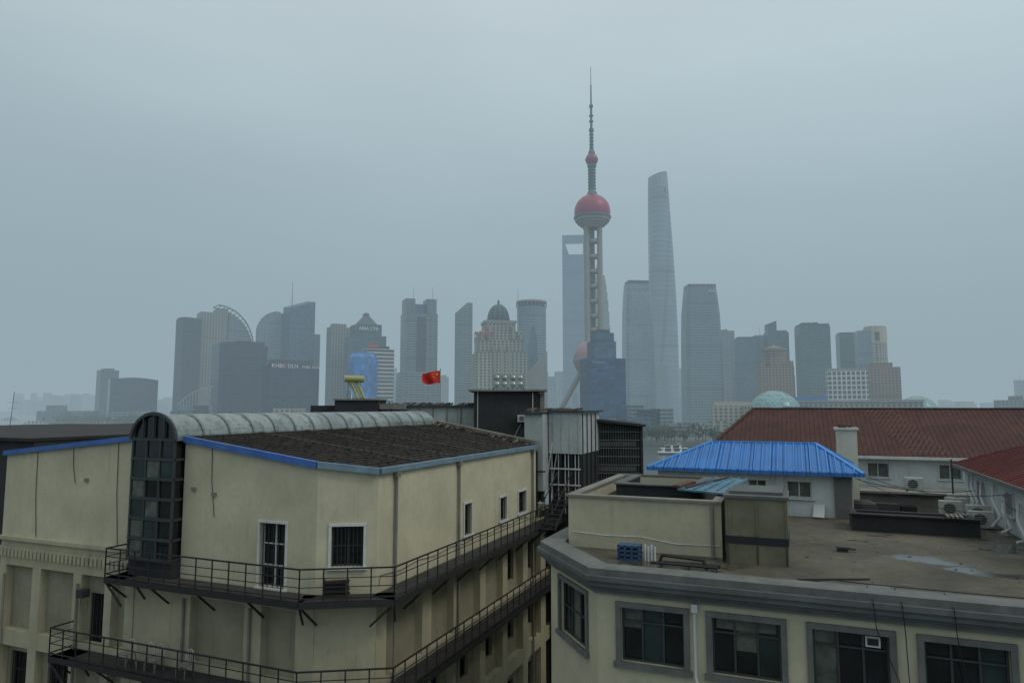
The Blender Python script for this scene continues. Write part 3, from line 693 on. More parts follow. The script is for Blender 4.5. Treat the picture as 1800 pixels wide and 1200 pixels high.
wall(q, (-.6, 31.5), (39.5, 31.5), 3, ez-.05, [(x, x+1.2, 27.6, 28.5) for x in (9.6, 13.5, 17.5, 21.5)], 'wall_white', glass='glass3', trim='pvc', trimw=.06)
wall(q, (-.6, 44.5), (-.6, 31.5), 3, ez-.05, [], 'wall_white'); wall(q, (39.5, 44.5), (-.6, 44.5), 3, ez-.05, [], 'wall_white')
q.done()
q = MB('flat_roof_annex', None, (G[0], G[1], 0), RZ)
q.box(7.0, 20, 17.5, 31.2, 3, 27.1, 'concrete'); q.box(7.4, 11, 18.5, 19, 27.1, 28.0, 'concrete'); q.box(7.3, 11.1, 18.3, 19.1, 28.0, 28.08, 'darkroof')
q.box(7.9, 9, 17.6, 18.2, 27.1, 27.7, 'dkframe'); q.box(9.1, 9.7, 17.7, 18.2, 27.1, 27.6, 'black')
q.box(7.0, 11, 14.1, 17.4, 3, 27.3, 'concrete')
q.done()
q = MB('covered_machine', None, loc(7.3, 15.0, 27.3, G), RZ)
q.loft([[(x*k_, y*k_, z) for x, y in ((-.6, -.35), (0, -.42), (.6, -.35), (.65, .35), (-.65, .35))] for k_, z in ((1, 0), (1.03, .4), (.85, .7), (.4, .82))], 'black'); q.done()
B4 = empty('red_roof_house', (G[0], G[1], 0), RZ)
q = MB('roof', B4)
e = [(11.1, 4.5, 29.55), (17, 4.5, 29.55), (17, 17.6, 29.55), (11.1, 17.6, 29.55)]; ra, rb = (14, 7.4, 30.75), (14, 15, 30.75)
q.poly([e[0], e[1], ra], 'redsheet'); q.poly([e[1], e[2], rb, ra], 'redsheet'); q.poly([e[2], e[3], rb], 'redsheet'); q.poly([e[3], e[0], ra, rb], 'redsheet')
for a_, b_ in ((e[0], ra), (ra, rb), (e[3], rb)): q.beam(a_, b_, .14, .08, 'redsheet')
for i in range(1, 32):
    t = 4.5+13.1*i/32; tp = (14, t, 30.75) if 7.4 < t < 15 else (lerp(e[0], ra, (t-4.5)/2.9) if t <= 7.4 else lerp(e[3], rb, (17.6-t)/2.6))
    q.beam((11.1, t, 29.57), (tp[0], t, tp[2]+.02), .06, .05, 'redsheet')
q.poly([(p[0], p[1], 29.48) for p in e], 'wframe'); q.box(11.05, 11.15, 4.5, 17.6, 29.42, 29.56, 'gframe')
q.done()
q = MB('walls', B4)
wall(q, (11.5, 17.3), (11.5, 4.8), ZR-1, 29.47, [(2.2, 3.1, 28.35, 29.1), (6.2, 7.0, 28.35, 29.1)], 'wall_white', glass='glass2', trim='pvc', trimw=.05)
wall(q, (16.6, 17.3), (11.5, 17.3), 20, 29.47, [], 'wall_white'); wall(q, (11.5, 4.8), (16.6, 4.8), 20, 29.47, [], 'wall_white')
for (ta, za) in ((16.2, 29.2), (15.5, 29.3), (14.2, 29.1), (12.4, 29.2), (11.2, 29.0), (9.5, 28.9)):
    q.path([(11.42, ta, za), (11.3, ta-.3, za-.5), (11.32, ta-1.1, za-1.0), (11.0, ta-1.3, ZR+.12)], .045, 'pvc')
q.done()
for (s_, t_, z_) in ((10.6, 15.9, 27.85), (10.3, 14.7, 27.85), (9.9, 13.6, 27.85), (10.6, 12.6, 27.85), (9.3, 17.9, 28.3), (10.4, 11.3, 27.8)):
    acunit('air_conditioner', 0, 0, 0, RZ, loc=loc(s_, t_, z_, G), wd=.75, h=.55)
q = MB('utility_cables', None, (G[0], G[1], 0), RZ)
def sag(a, b, dz, n=8): return [tuple(a[k]+(b[k]-a[k])*i/n-(dz*4*(i/n)*(1-i/n) if k == 2 else 0) for k in range(3)) for i in range(n+1)]
q.path(sag((7.1, 13, 29.4), (11.4, 11, 29.0), .35), .012, 'cable', 4); q.path(sag((7.1, 15, 29.0), (11.4, 15, 28.7), .25), .015, 'cable', 4)
q.path(sag((7.3, 16.4, 28.9), (10.9, 12, 28.2), .3), .012, 'cable', 4); q.path(sag((11.3, 11, 28.8), (12.5, 3, 28.3), .3), .015, 'cable', 4)
q.tube((11.2, 10.2, ZR), (11.2, 10.2, 29.0), .03, 'pvc'); q.tube((10.9, 16.6, ZR), (10.9, 16.6, 29.8), .035, 'dkframe')
q.done()

# ================= ground, river, banks =================
q = MB('river'); q.poly([(-9000, 60, 0), (9000, 60, 0), (9000, 12000, 0), (-9000, 12000, 0)], 'water'); q.done()
q = MB('ground'); q.prism([(-400, -150), (400, -150), (400, 150), (-400, 190)], -2, 3, 'ground'); q.done()
q = MB('street'); q.poly([(-2.2, -40, 3.01), (1.8, -40, 3.01), (8, 150, 3.01), (2, 150, 3.01)], 'asphalt'); q.done()
q = MB('far_bank'); q.prism([(-1500, 2500), (-900, 1300), (-570, 1040), (0, 650), (115, 570), (420, 480), (3000, 300), (9000, 300), (9000, 12000), (-1500, 12000)], -1, 2.6, 'ground'); q.done()
q = MB('opposite_shore'); q.prism([(-9000, 2600), (-2300, 2700), (-2000, 3600), (-1520, 5000), (-1520, 12000), (-9000, 12000)], -1, 2.6, 'ground'); q.done()

# ================= skyline =================
FM = {
 'dk': facade('curtain_wall_dark', (.022, .055, .09), (.05, .08, .10), 4, 3, .25, .15, .25, .4, .3),
 'dk2': facade('curtain_wall_navy', (.015, .045, .09), (.028, .06, .095), 4, 6, .2, .12, .2, .5, .25),
 'bl': facade('curtain_wall_blue', (.05, .14, .25), (.10, .17, .23), 4, 4, .25, .2, .2, .35, .35),
 'gb': facade('curtain_wall_teal', (.035, .11, .145), (.09, .16, .18), 4, 5, .3, .15, .2, .35, .3),
 'st': facade('stone_and_glass', (.035, .06, .09), (.27, .28, .28), 3.8, 5, .45, .45, .4, .4, .05),
 'cr': facade('cream_stone_grid', (.05, .065, .075), (.46, .43, .35), 4, 5.5, .4, .45, .5, .4, 0.),
 'gr': facade('grey_bands', (.05, .10, .14), (.26, .31, .34), 4.2, 9, .45, .08, .3, .3, .2),
 'lt': facade('pale_curtain_wall', (.14, .24, .30), (.27, .35, .39), 4.3, 4, .3, .15, .25, .2, .3),
 'wh': facade('white_grid', (.06, .09, .12), (.80, .80, .78), 6.5, 6, .25, .28, .5, .3, 0.),
 'br': facade('brown_stone', (.045, .04, .045), (.29, .205, .15), 4, 4.5, .45, .45, .5, .4, 0.),
 'sky': facade('sky_blue_glass', (.05, .24, .62), (.05, .20, .46), 8, 6, .1, .1, .15, .35, .3),
 'bw': facade('white_banded', (.03, .05, .07), (.55, .55, .55), 5.5, 30, .5, .0, .4, .3, 0.),
}
M['stone'] = pbr('roof_stone', (.32, .32, .31), .8, var=.2, scale=.05)
M['dkmetal'] = pbr('dark_metal_roof', (.035, .06, .08), .5, var=.2, scale=.05)
M['mast'] = pbr('mast_paint', (.2, .22, .23), .6, var=.1)
M['signred'] = pbr('sign_red', (.55, .04, .04), .6, var=0); M['signwhite'] = pbr('sign_white', (.8, .8, .8), .6, var=0)
class Tower(MB):
    def __init__(s, name, px0, px1, ytop, dist, rz=.35, q=.8, yref=None):
        k0, k1 = kx(px0, yref or 650), kx(px1, yref or 650)
        W = (k1-k0)*dist; xc = (k0+k1)/2*dist; s.W = W
        az = math.atan2(xc, dist)
        s.w = W/(abs(math.cos(rz))+q*abs(math.sin(rz))); s.d = s.w*q; s.H = zz(ytop, dist)-2.6; s.dist = dist
        super().__init__(name, None, (xc, dist, 2.6), rz-az)
    def z(s, py): return zz(py, s.dist)-2.6
    def px(s, n): return n/1200*s.dist
    def body(s, mat, z0=0, z1=None, sx=1., sy=1., ox=0, oy=0, tops=None):
        w, d = s.w/2*sx, s.d/2*sy; z1 = s.H if z1 is None else z1
        pts = [(ox-w, oy-d), (ox+w, oy-d), (ox+w, oy+d), (ox-w, oy+d)]
        s.prism(pts, z0, tops or z1, FM.get(mat) or M[mat], M['dkmetal'])
    def mast(s, x, z0, z1, r=.5, y=0): s.tube((x, y, z0), (x, y, z1), r, 'mast', 6, r*.4)
def text(body, parent, size, locl, mat, rx=R(90)):
    cu = bpy.data.curves.new('sign_text', 'FONT'); cu.body = body; cu.size = size; cu.extrude = .3; cu.align_x = 'CENTER'
    ob = bpy.data.objects.new('sign_text', cu); bpy.context.scene.collection.objects.link(ob)
    cu.materials.append(M[mat]); ob.location = locl; ob.rotation_euler = (rx, 0, 0); ob.parent = parent; return ob
def roofbits(t, z, seed, n=4):
    random.seed(seed)
    for i in range(n):
        x = random.uniform(-.3, .3)*t.w; y = random.uniform(-.3, .3)*t.d; a = random.uniform(.06, .15)*t.w
        t.box(x-a, x+a, y-a, y+a, z-.2, z+random.uniform(2, 5), 'dkmetal')

t = Tower('office_block', 173, 207, 651, 1500, .3); t.body('dk'); roofbits(t, t.H, 1); t.done()
t = Tower('curved_roof_office_block', 197, 274, 668, 1300, .12, .5)
n = 12
secs_top = [(-t.w/2+t.w*i/n, t.H+t.px(4)*math.sin(math.pi*i/n)) for i in range(n+1)]
t.raw([(x, y, z) for y in (-t.d/2, t.d/2) for (x, z) in [(-t.w/2, 0)]+secs_top+[(t.w/2, 0)]], [list(range(n+3)), list(range(n+3, 2*n+6))]+[(i, i+1, n+3+i+1, n+3+i) for i in range(n+2)], FM['dk2'])
t.done()
t = Tower('dark_glass_tower', 308, 349, 562, 1230, .45); t.body('dk'); t.body('dkmetal', t.H, t.H+3, .9, .9); t.done()
t = Tower('sail_roof_tower', 346, 440, 553, 1290, .2, .45)
t.body('st', sx=.42, ox=-.29*t.w); zc = t.z(540)
t.box(-.2*t.w, 0, -.45*t.d, .45*t.d, 0, t.z(545), FM['st'])
n = 14; arcp = [(-.2*t.w+.70*t.w*math.sin(math.pi/2*i/n), t.z(612)+(zc-t.z(612))*math.cos(math.pi/2*i/n)) for i in range(n+1)]
for y in (-.5*t.d, .5*t.d):
    for a_, b_ in zip(arcp, arcp[1:]): t.beam((a_[0], y, a_[1]), (b_[0], y, b_[1]), 2.0, 2.0, 'dkmetal')
for i in range(n+1):
    x, z = arcp[i]; t.beam((x, -.5*t.d, z), (x, .5*t.d, z), 1.2, 1.2, 'stone')
aa = [(-.02*t.w, 0)]+[(x, z-7) for x, z in arcp if x >= -.02*t.w]+[(.48*t.w, 0)]; m_ = len(aa)
t.raw([(x, y, z) for y in (-.42*t.d, .42*t.d) for x, z in aa], [list(range(m_)), list(range(m_, 2*m_))]+[(i, i+1, m_+i+1, m_+i) for i in range(m_-1)], FM['gr'])
t.done()
t = Tower('dark_glass_block', 374, 466, 608, 1080, .3, .6); t.body('dk2'); t.body('dk', t.H, t.z(601), .6, .9, .15*t.w); roofbits(t, t.H, 4); t.done()
t = Tower('arched_canopy', 318, 374, 715, 1020, 0, .8)
for y in (-8, 8):
    pr = None
    for i in range(13):
        u = i/12; x = -t.W/2+t.W*u; z = t.z(712)+(t.z(679)-t.z(712))*math.sin(u*math.pi/2)**.8
        if pr: t.beam(pr, (x, y, z), 1.4, 1.6, 'stone')
        pr = (x, y, z)
    for i in range(1, 12):
        u = i/12; x = -t.W/2+t.W*u; z = t.z(712)+(t.z(679)-t.z(712))*math.sin(u*math.pi/2)**.8
        t.beam((x, y, 4), (x, y, z), .8, .8, 'stone')
t.box(-t.W/2, t.W/2, -6, 10, 0, t.z(712), FM['lt']); t.done()
t = Tower('curved_glass_tower', 449, 500, 549, 1220, .1, .7)
n = 10; aa = [(-.5*t.w, 0), (-.5*t.w, t.z(580))]+[(-.5*t.w+.7*t.w*(1-math.cos(math.pi/2*i/n)), t.z(580)+(t.H-t.z(580))*math.sin(math.pi/2*i/n)) for i in range(1, n+1)]+[(.5*t.w, t.z(556)), (.5*t.w, 0)]; m_ = len(aa)
t.raw([(x, y, z) for y in (-.5*t.d, .5*t.d) for x, z in aa], [list(range(m_)), list(range(m_, 2*m_))]+[(i, i+1, m_+i+1, m_+i) for i in range(m_-1)], FM['lt']); t.done()
t = Tower('slanted_roof_tower', 496, 550, 543, 1200, .35, .8); t.body('bl', tops=[t.z(545), t.z(531), t.z(525), t.z(540)]); t.mast(-t.w*.3, t.H, t.z(497), .9); t.done()
t = Tower('glass_tower', 540, 561, 588, 1260, .3); t.body('bl'); t.done()
t = Tower('bank_office_block', 463, 558, 643, 1010, .25, .7); t.body('dk2'); t.body('dkmetal', t.H, t.z(634), .8, .8)
ob = t.done()
text('KHBC DLN', ob, t.px(9), (-t.w*.2, -t.d/2-.6, t.H-t.px(5)), 'signwhite'); text('KHBC DLN', ob, t.px(6), (t.w*.32, -t.d/2-.6, t.H-t.px(5)), 'signwhite')
s_ = MB('sign_marks', ob); s_.box(-t.w*.47, -t.w*.44, -t.d/2-.5, -t.d/2-.1, t.H-t.px(5), t.H+t.px(1), 'signred'); s_.box(-t.w*.215, -t.w*.185, -t.d/2-1.2, -t.d/2-.95, t.H-t.px(4.5), t.H+t.px(1), 'signred'); s_.done()
t = Tower('stone_slab_tower', 573, 613, 576, 1200, .35); t.body('st'); t.body('st', t.H, t.H+6, .7, .7); roofbits(t, t.H, 2); t.done()
t = Tower('pyramid_roof_tower', 606, 677, 572, 1150, .3, .9); t.body('gb', z1=t.z(592)); t.body('gb', t.z(592), None, .75, .85)
h = t.w*.27; z0, z1 = t.H, t.z(556)
t.loft([[(x*h*k_, y*h*k_, z) for x, y in ((-1, -1), (1, -1), (1, 1), (-1, 1))] for k_, z in ((1, z0), (.9, z0+3), (.3, z1), (.25, z1+2), (.35, z1+3), (.02, t.z(549)))], M['dkmetal'])
ob = t.done(); text('ARIA CTR', ob, t.px(8), (-t.w*.05, -t.d/2-.6, t.z(583)), 'signwhite')
t = Tower('round_blue_glass_building', 611, 664, 617, 960, 0, .7)
t.lathe([(t.w/2, 0), (t.w/2, t.z(640)), (t.w*.47, t.z(628)), (t.w*.36, t.z(620)), (.1, t.z(617))], 0, 0, FM['sky'], 28)
t.done()
t = Tower('white_banded_block', 636, 692, 614, 975, .3, .6); t.body('bw'); t.body('dkmetal', t.H, t.z(609), .7, .7); t.box(-t.w*.45, -t.w*.1, -t.d/2-1, -t.d/2, t.z(612), t.z(607), 'signred'); t.done()
t = Tower('stepped_tower', 703, 768, 545, 1150, .22, .7); t.body('gr', z1=t.z(553)); t.body('gr', t.z(553), t.z(528), .3, .8, -.33*t.w); t.body('gr', t.z(553), t.z(527), .3, .8, .33*t.w)
t.body('bl', t.z(553), t.z(536), .36, .5); t.box(-.14*t.w, .14*t.w, -.52*t.d, -.5*t.d, 10, t.z(560), FM['dk']); t.mast(-.18*t.w, t.z(540), t.z(505)); t.mast(.42*t.w, t.z(530), t.z(503)); t.done()
t = Tower('podium_tower', 697, 772, 655, 1140, .22, .8); t.body('gr'); t.done()
t = Tower('wedge_top_tower', 799, 830, 556, 1200, .4, .9); t.body('gr', tops=[t.z(558), t.z(533), t.z(529), t.z(550)]); t.done()
t = Tower('domed_stone_tower', 827, 925, 622, 960, .15, .8); t.body('cr'); t.body('cr', t.H, t.z(600), .86, .9); t.body('cr', t.z(600), t.z(585), .82, .85); t.body('cr', t.z(585), t.z(570), .6, .7); t.body('stone', t.z(570), t.z(566), .64, .74)
for sx in (-.4, -.24, .24, .4):
    for sy in (-.42, .42): t.box(sx*t.w-3, sx*t.w+3, sy*t.d-3, sy*t.d+3, t.z(600), t.z(590 if abs(sx) > .3 else 578), FM['cr'])
for sx in (-.15, 0, .15): t.box(sx*t.w-1.6, sx*t.w+1.6, -.5*t.d-1.5, -.5*t.d, 10, t.z(612), 'stone')
rd = t.px(19); zd = t.z(562)
t.lathe([(rd, t.z(570)), (rd, zd)], 0, 0, FM['cr'], 24); t.lathe([(rd*1.08, zd-1), (rd*1.08, zd+1)]+[(rd*math.cos(a*math.pi/20), zd+rd*1.45*math.sin(a*math.pi/20)) for a in range(0, 10)]+[(1.5, zd+rd*1.46), (1.5, t.z(530)), (.2, t.z(526))], 0, 0, M['dkmetal'], 24)
for i in range(12):
    a0 = i*math.pi/6
    for j in range(6):
        b0, b1 = j*math.pi/13, (j+1)*math.pi/13
        t.beam((rd*1.02*math.cos(b0)*math.cos(a0), rd*1.02*math.cos(b0)*math.sin(a0), zd+rd*1.45*math.sin(b0)), (rd*1.02*math.cos(b1)*math.cos(a0), rd*1.02*math.cos(b1)*math.sin(a0), zd+rd*1.45*math.sin(b1)), .8, .8, 'mast')
t.done()
t = Tower('red_letter_sign', 833, 868, 585, 925, .15, .1)
for i in range(4): t.box(-t.w/2+i*t.w/4+.5, -t.w/2+(i+1)*t.w/4-1.5, -.4, 0, t.z(587), t.z(583), 'signred')
t.box(-t.w/2, t.w/2, 0, .5, t.z(589), t.z(587), 'mast')
for x in (-t.w/2, t.w/2-.6): t.box(x, x+.6, .1, .6, 0, t.z(587), 'mast')
t.done()
t = Tower('round_crown_tower', 908, 961, 540, 1120, 0, .8); rr = t.W/2
t.lathe([(rr*.97, 0), (rr*.97, t.z(540))], 0, 0, FM['lt'], 32); t.lathe([(rr*.9, t.z(540)), (rr*.9, t.z(530))], 0, 0, M['dkmetal'], 24); t.lathe([(rr*1.02, t.z(533)), (rr*1.02, t.z(530)), (rr*.8, t.z(529)), (rr*.5, t.z(529)), (.1, t.z(529))], 0, 0, M['stone'], 32)
for i in range(24): a0 = i*math.pi/12; t.beam((rr*math.cos(a0), rr*math.sin(a0), t.z(541)), (rr*math.cos(a0), rr*math.sin(a0), t.z(532)), 1, 1, 'mast')
n = 10
for i in range(n):
    u0, u1 = i/n, (i+1)/n; wd = lambda u: 2+6*math.sin(math.pi*u)
    t.raw([(-wd(u0)+3, -rr-1, 10+u0*150), (wd(u0)+3, -rr-1, 10+u0*150), (wd(u1)+3, -rr-1, 10+u1*150), (-wd(u1)+3, -rr-1, 10+u1*150)], [(0, 1, 2, 3)], FM['bl'])
t.mast(-rr*.9, t.z(545), t.z(508)); t.done()
t = Tower('sail_shaped_hall', 922, 962, 618, 1000, 0, .5)
t.raw([(-t.W/2, y, t.z(661)) for y in (-8, 8)]+[(t.W/2, y, t.z(617)) for y in (-8, 8)]+[(t.W/2, y, 0) for y in (-8, 8)]+[(-t.W/2, y, 0) for y in (-8, 8)], [(0, 2, 4, 6), (1, 3, 5, 7), (0, 1, 3, 2), (2, 3, 5, 4), (0, 1, 7, 6)], M['stone']); t.done()
t = Tower('trapezoid_opening_skyscraper', 990, 1032, 415, 1850, 0, .8); W = t.W/2
FM['tz'] = facade('trapezoid_tower_glass', (.06, .19, .30), (.11, .23, .32), 9, 400, .12, .0, .22, .12, .3)
def sec(z, hw, hd): return [(-W, -hd, z), (-W+2*W*hw, -hd, z), (-W+2*W*hw, hd, z), (-W, hd, z)]
t.loft([sec(0, 1, 28), sec(t.z(600), 1, 26), sec(t.z(449), .98, 14)], FM['tz'])
t.box(-W, -W+8, -12, 12, t.z(449), t.z(427), FM['tz']); t.box(W-8, W-2, -12, 12, t.z(449), t.z(427), FM['tz']); t.box(-W, W-1, -12, 12, t.z(427), t.z(415), FM['tz'])
t.raw([(-W+7.9, y, t.z(449)+.2) for y in (-12, 12)]+[(-W+18, y, t.z(449)+.2) for y in (-12, 12)]+[(-W+7.9, y, t.z(429)) for y in (-12, 12)], [(0, 2, 4), (1, 3, 5), (2, 3, 5, 4)], FM['tz']); t.done()
t = Tower('tiered_pagoda_skyscraper', 1026, 1076, 486, 1700, .2, 1); hs = [0, .3, .5, .64, .74, .82, .88, .93, .97]
for i, a in enumerate(hs): k_ = 1-.055*i; t.body('gr', a*t.H, (hs[i+1] if i < 8 else 1.0)*t.H, k_, k_)
t.mast(0, t.H, t.z(465), 2); t.done()

# ---- Television tower with spheres
D = 885; tv = empty('television_tower_with_spheres', (kx(1042, 450)*D, D, 0))
Z = lambda y: zz(y, D); PX = D/1200
def ballmat(name, c1, c2):
    m, nt, b = newmat(name); tc = N(nt, 'ShaderNodeTexCoord'); sp = N(nt, 'ShaderNodeSeparateXYZ'); nt.links.new(tc.outputs['Object'], sp.inputs[0])
    an = math_n(nt, 'ARCTAN2', sp.outputs[1], sp.outputs[0])
    a = math_n(nt, 'ADD', math_n(nt, 'MULTIPLY', an, 7.0), math_n(nt, 'MULTIPLY', sp.outputs[2], .28)); c = math_n(nt, 'SUBTRACT', math_n(nt, 'MULTIPLY', an, 7.0), math_n(nt, 'MULTIPLY', sp.outputs[2], .28))
    s1 = math_n(nt, 'GREATER_THAN', math_n(nt, 'FRACT', a), .22); s2 = math_n(nt, 'GREATER_THAN', math_n(nt, 'FRACT', c), .22)
    nt.links.new(mixc(nt, math_n(nt, 'MULTIPLY', s1, s2), c2, c1), b.inputs['Base Color']); b.inputs['Roughness'].default_value = .4; b.inputs['Metallic'].default_value = .1
    return m
M['ball'] = ballmat('pink_glass_panels', (.42, .03, .085), (.15, .04, .07)); M['ball2'] = ballmat('pink_white_panels', (.36, .05, .09), (.42, .40, .41))
M['conc2'] = pbr('tower_concrete', (.31, .30, .275), .8, var=.15, scale=.05); M['grn'] = pbr('grey_steel_ring', (.10, .13, .15), .5, var=.1, scale=.1)
q = MB('shafts', tv, smooth=False)
rc = 10.0
for a0 in (R(90), R(210), R(330)):
    q.tube((rc*math.cos(a0), rc*math.sin(a0), 0), (rc*math.cos(a0), rc*math.sin(a0), Z(398)), 3.6, 'conc2', 20)
q.tube((0, 0, 0), (0, 0, Z(398)), 2.6, 'grn', 16)
for y in (425, 452, 478, 504, 530, 556, 580):
    z = Z(y); q.lathe([(3, z-3), (rc*.72, z-2), (rc*.8, z), (rc*.72, z+2.5), (3, z+3)], 0, 0, M['conc2'], 24); q.lathe([(rc*.5, z+2), (rc*.6, z+3.5), (1, z+5)], 0, 0, M['ball'], 24)
for a0 in (R(40), R(160), R(280)):
    q.tube((62*math.cos(a0), 62*math.sin(a0), 0), (8*math.cos(a0), 8*math.sin(a0), Z(632)), 3.6, 'conc2', 14)
q.done()
def ball(name, zc, r, mat):
    o = MB(name, tv, (0, 0, zc), smooth=True); o.sphere((0, 0, 0), r, mat, 48, 24); o.done()
zc = Z(373); rb_ = 32.3*PX
ball('upper_sphere', zc, rb_, 'ball'); ball('lower_sphere', Z(632), 36*PX, 'ball2'); ball('top_sphere', Z(281), 11.3*PX, 'ball')
q = MB('rings_and_mast', tv)
q.lathe([(rb_+.7, zc-6.5), (rb_+.9, zc-8.5), (rb_-.2, zc-10)], 0, 0, M['grn'], 40)
q.lathe([(rb_-.3, zc-10), (rb_-1.5, zc-13), (rb_-3.5, zc-13.3), (rb_-4, zc-16), (rb_-6.5, zc-16.3), (rb_-7.5, zc-19), (rb_-10, zc-19.4), (rb_-11, zc-22), (1, zc-22.5)], 0, 0, M['conc2'], 40)
zc2 = Z(632); q.lathe([(36*PX+.6, zc2+3), (36*PX+.9, zc2-2), (36*PX+.1, zc2-4)], 0, 0, M['conc2'], 40)
z0 = Z(345); z1 = Z(292)
q.lathe([(7.5, z0-3), (6.5, z0+4), (4.6, z0+8), (4.6, z1-4), (6, z1-1), (6.2, z1+2)], 0, 0, M['grn'], 24)
zz_ = z0+9
while zz_ < z1-3: q.lathe([(4.6, zz_), (5.4, zz_+.6), (5.4, zz_+1.6), (4.6, zz_+2.2)], 0, 0, M['grn'], 20); zz_ += 4.2
zt_ = Z(281); q.lathe([(11.3*PX+.3, zt_+.8), (11.3*PX+.3, zt_-.8)], 0, 0, M['grn'], 24)
q.lathe([(5, Z(272)), (4.5, Z(268)), (2.4, Z(262)), (2.4, Z(232)), (3.3, Z(231)), (3.3, Z(227)), (1.7, Z(226)), (1.5, Z(190)), (2.6, Z(189)), (2.6, Z(185)), (1.1, Z(184)), (.9, Z(150)), (.5, Z(149)), (.35, Z(118))], 0, 0, M['grn'], 16)
for y in (268, 262, 256, 250, 244, 238, 215, 205): q.lathe([(2.4, Z(y)), (3.0, Z(y)+.3), (3.0, Z(y)+1.4), (2.3, Z(y)+1.8)], 0, 0, M['grn'], 12)
q.done()
FM['bo'] = facade('blue_office_glass', (.012, .075, .18), (.025, .085, .165), 4, 7, .15, .1, .15, .5, .3)
t = Tower('blue_glass_office', 1019, 1099, 631, 790, .35, .7); t.body('bo'); t.body('bl', t.H, t.z(601), .62, .7, -.02*t.w); t.body('bl', t.z(601), t.z(586), .5, .6, .0); t.body('dkmetal', t.z(586), t.z(580), .3, .4); t.box(-t.w*.4, -t.w*.05, -t.d*.5-.4, -t.d*.5-.1, t.z(641), t.z(637), FM['gr']); t.done()
def taper(name, a, b, a2, b2, ytop, dist, mat, chamf=.18):
    t = Tower(name, a, b, ytop, dist, .28, .75); kk = (b2-a2)/(b-a)
    def sc(z, k_):
        w_, d_ = t.w/2*k_, t.d/2*k_; c_ = chamf*w_
        return [(-w_+c_, -d_, z), (w_-c_, -d_, z), (w_, -d_+c_, z), (w_, d_-c_, z), (w_-c_, d_, z), (-w_+c_, d_, z), (-w_, d_-c_, z), (-w_, -d_+c_, z)]
    H = t.H; t.loft([sc(0, 1.0), sc(H*.35, .99), sc(H*.6, .96), sc(H*.8, .92), sc(H*.93, kk+.02), sc(H, kk-.04)], FM[mat])
    return t
FM['ifc'] = facade('tapered_tower_skin', (.07, .15, .20), (.19, .27, .31), 5, 5, .4, .1, .25, .25, .25)
t = taper('tapered_glass_tower', 1092, 1152, 1099, 1149, 501, 1250, 'lt'); t.body('dkmetal', t.H, t.z(495), .72, .7); t.done()
t = taper('tapered_glass_tower', 1196, 1271, 1201, 1262, 507, 1210, 'ifc'); t.body('dkmetal', t.H, t.z(502), .75, .7)
for i in range(8): t.beam((-t.w*.4+i*t.w*.1, -t.d*.36, t.H-3), (-t.w*.4+i*t.w*.1, -t.d*.36, t.z(502)), .8, .8, 'stone')
ob = t.done(); s_ = MB('sign', ob); s_.box(t.w*.12, t.w*.3, -t.d*.47, -t.d*.46, t.H-t.px(10), t.H-t.px(6), 'stone'); s_.done()
D2 = 1760; t = MB('twisted_supertall_tower', None, (kx(1165, 600)*D2, D2, 2.6), 0, smooth=False)
z_top = zz(302, D2)-2.6; R0 = 30*D2/1200; secs = []; n = 84
for j in range(61):
    u = j/60; z = z_top*u; k_ = (1-.43*u**1.15); tw = R(-205)+u*R(120); sec_ = []
    for i in range(n):
        th = 2*math.pi*i/n; r_ = R0*k_*(1+.07*math.cos(3*(th-.15)))*(1-.16*math.exp(-((th-1.2)/.11)**2))*.99
        x, y = r_*math.cos(th+tw), r_*math.sin(th+tw)
        zt2 = z if j < 56 else z-(j-55)/5*14*(1-(x*.8+R0*.3)/R0)
        sec_.append((x-u*6*D2/1200*.3, y, zt2))
    secs.append(sec_)
FM['tw'] = facade('supertall_glass', (.11, .22, .30), (.05, .10, .14), 13, 400, .14, .0, .22, .12, .3)
FM['twt'] = facade('supertall_crown', (.06, .12, .16), (.24, .33, .38), 5, 5, .35, .35, .22, .12, .35)
t.loft(secs[:57], FM['tw'], False); t.loft(secs[56:], FM['twt'], False)
t.poly(secs[56], M['dkmetal'])
x_ = -R0*.2; t.box(x_, x_+R0*.45, -R0*.62, -R0*.4, zz(345, D2), zz(336, D2), M['dkmetal']); t.done()
t = Tower('office_tower', 1262, 1292, 582, 1350, .3); t.body('gr'); roofbits(t, t.H, 7); t.done()
t = Tower('office_tower', 1287, 1336, 597, 1200, .2); t.body('bl'); t.body('dkmetal', t.H, t.H+4, .7, .7); t.done()
t = Tower('office_tower', 1326, 1350, 590, 1250, .2); t.body('gb'); t.mast(0, t.H, t.z(575)); t.done()
t = Tower('split_top_tower', 1345, 1387, 585, 1150, .3); t.body('gb'); t.body('gb', t.H, None, .4, .8, -.25*t.w, tops=[t.z(570), t.z(565), t.z(565), t.z(570)]); t.body('dk', t.H, t.z(585)+3, .5, .8, .2*t.w); t.done()
t = Tower('brown_stepped_tower', 1330, 1393, 645, 1010, .15, .8); t.body('br'); rr = t.px(20); t.lathe([(rr, t.H), (rr, t.z(618)), (rr*1.1, t.z(617)), (rr*1.1, t.z(613)), (rr*.5, t.z(610)), (.2, t.z(606))], 0, 0, FM['br'], 20)
for sx in (-.4, .4): t.box(sx*t.w-4, sx*t.w+4, -.4*t.d-4, -.4*t.d+4, t.H, t.z(636), FM['br'])
t.done()
t = Tower('stone_tower', 1375, 1396, 660, 1000, .2); t.body('st'); t.done()
t = Tower('teal_glass_tower', 1401, 1459, 575, 1120, .25, .8); t.body('gb'); t.body('dkmetal', t.H, t.z(571), .96, .96); roofbits(t, t.z(571), 8, 3); ob = t.done()
t = Tower('white_grid_building', 1453, 1521, 653, 960, .12, .6); t.body('wh'); t.body('stone', t.H, t.z(648), .97, .97); t.done()
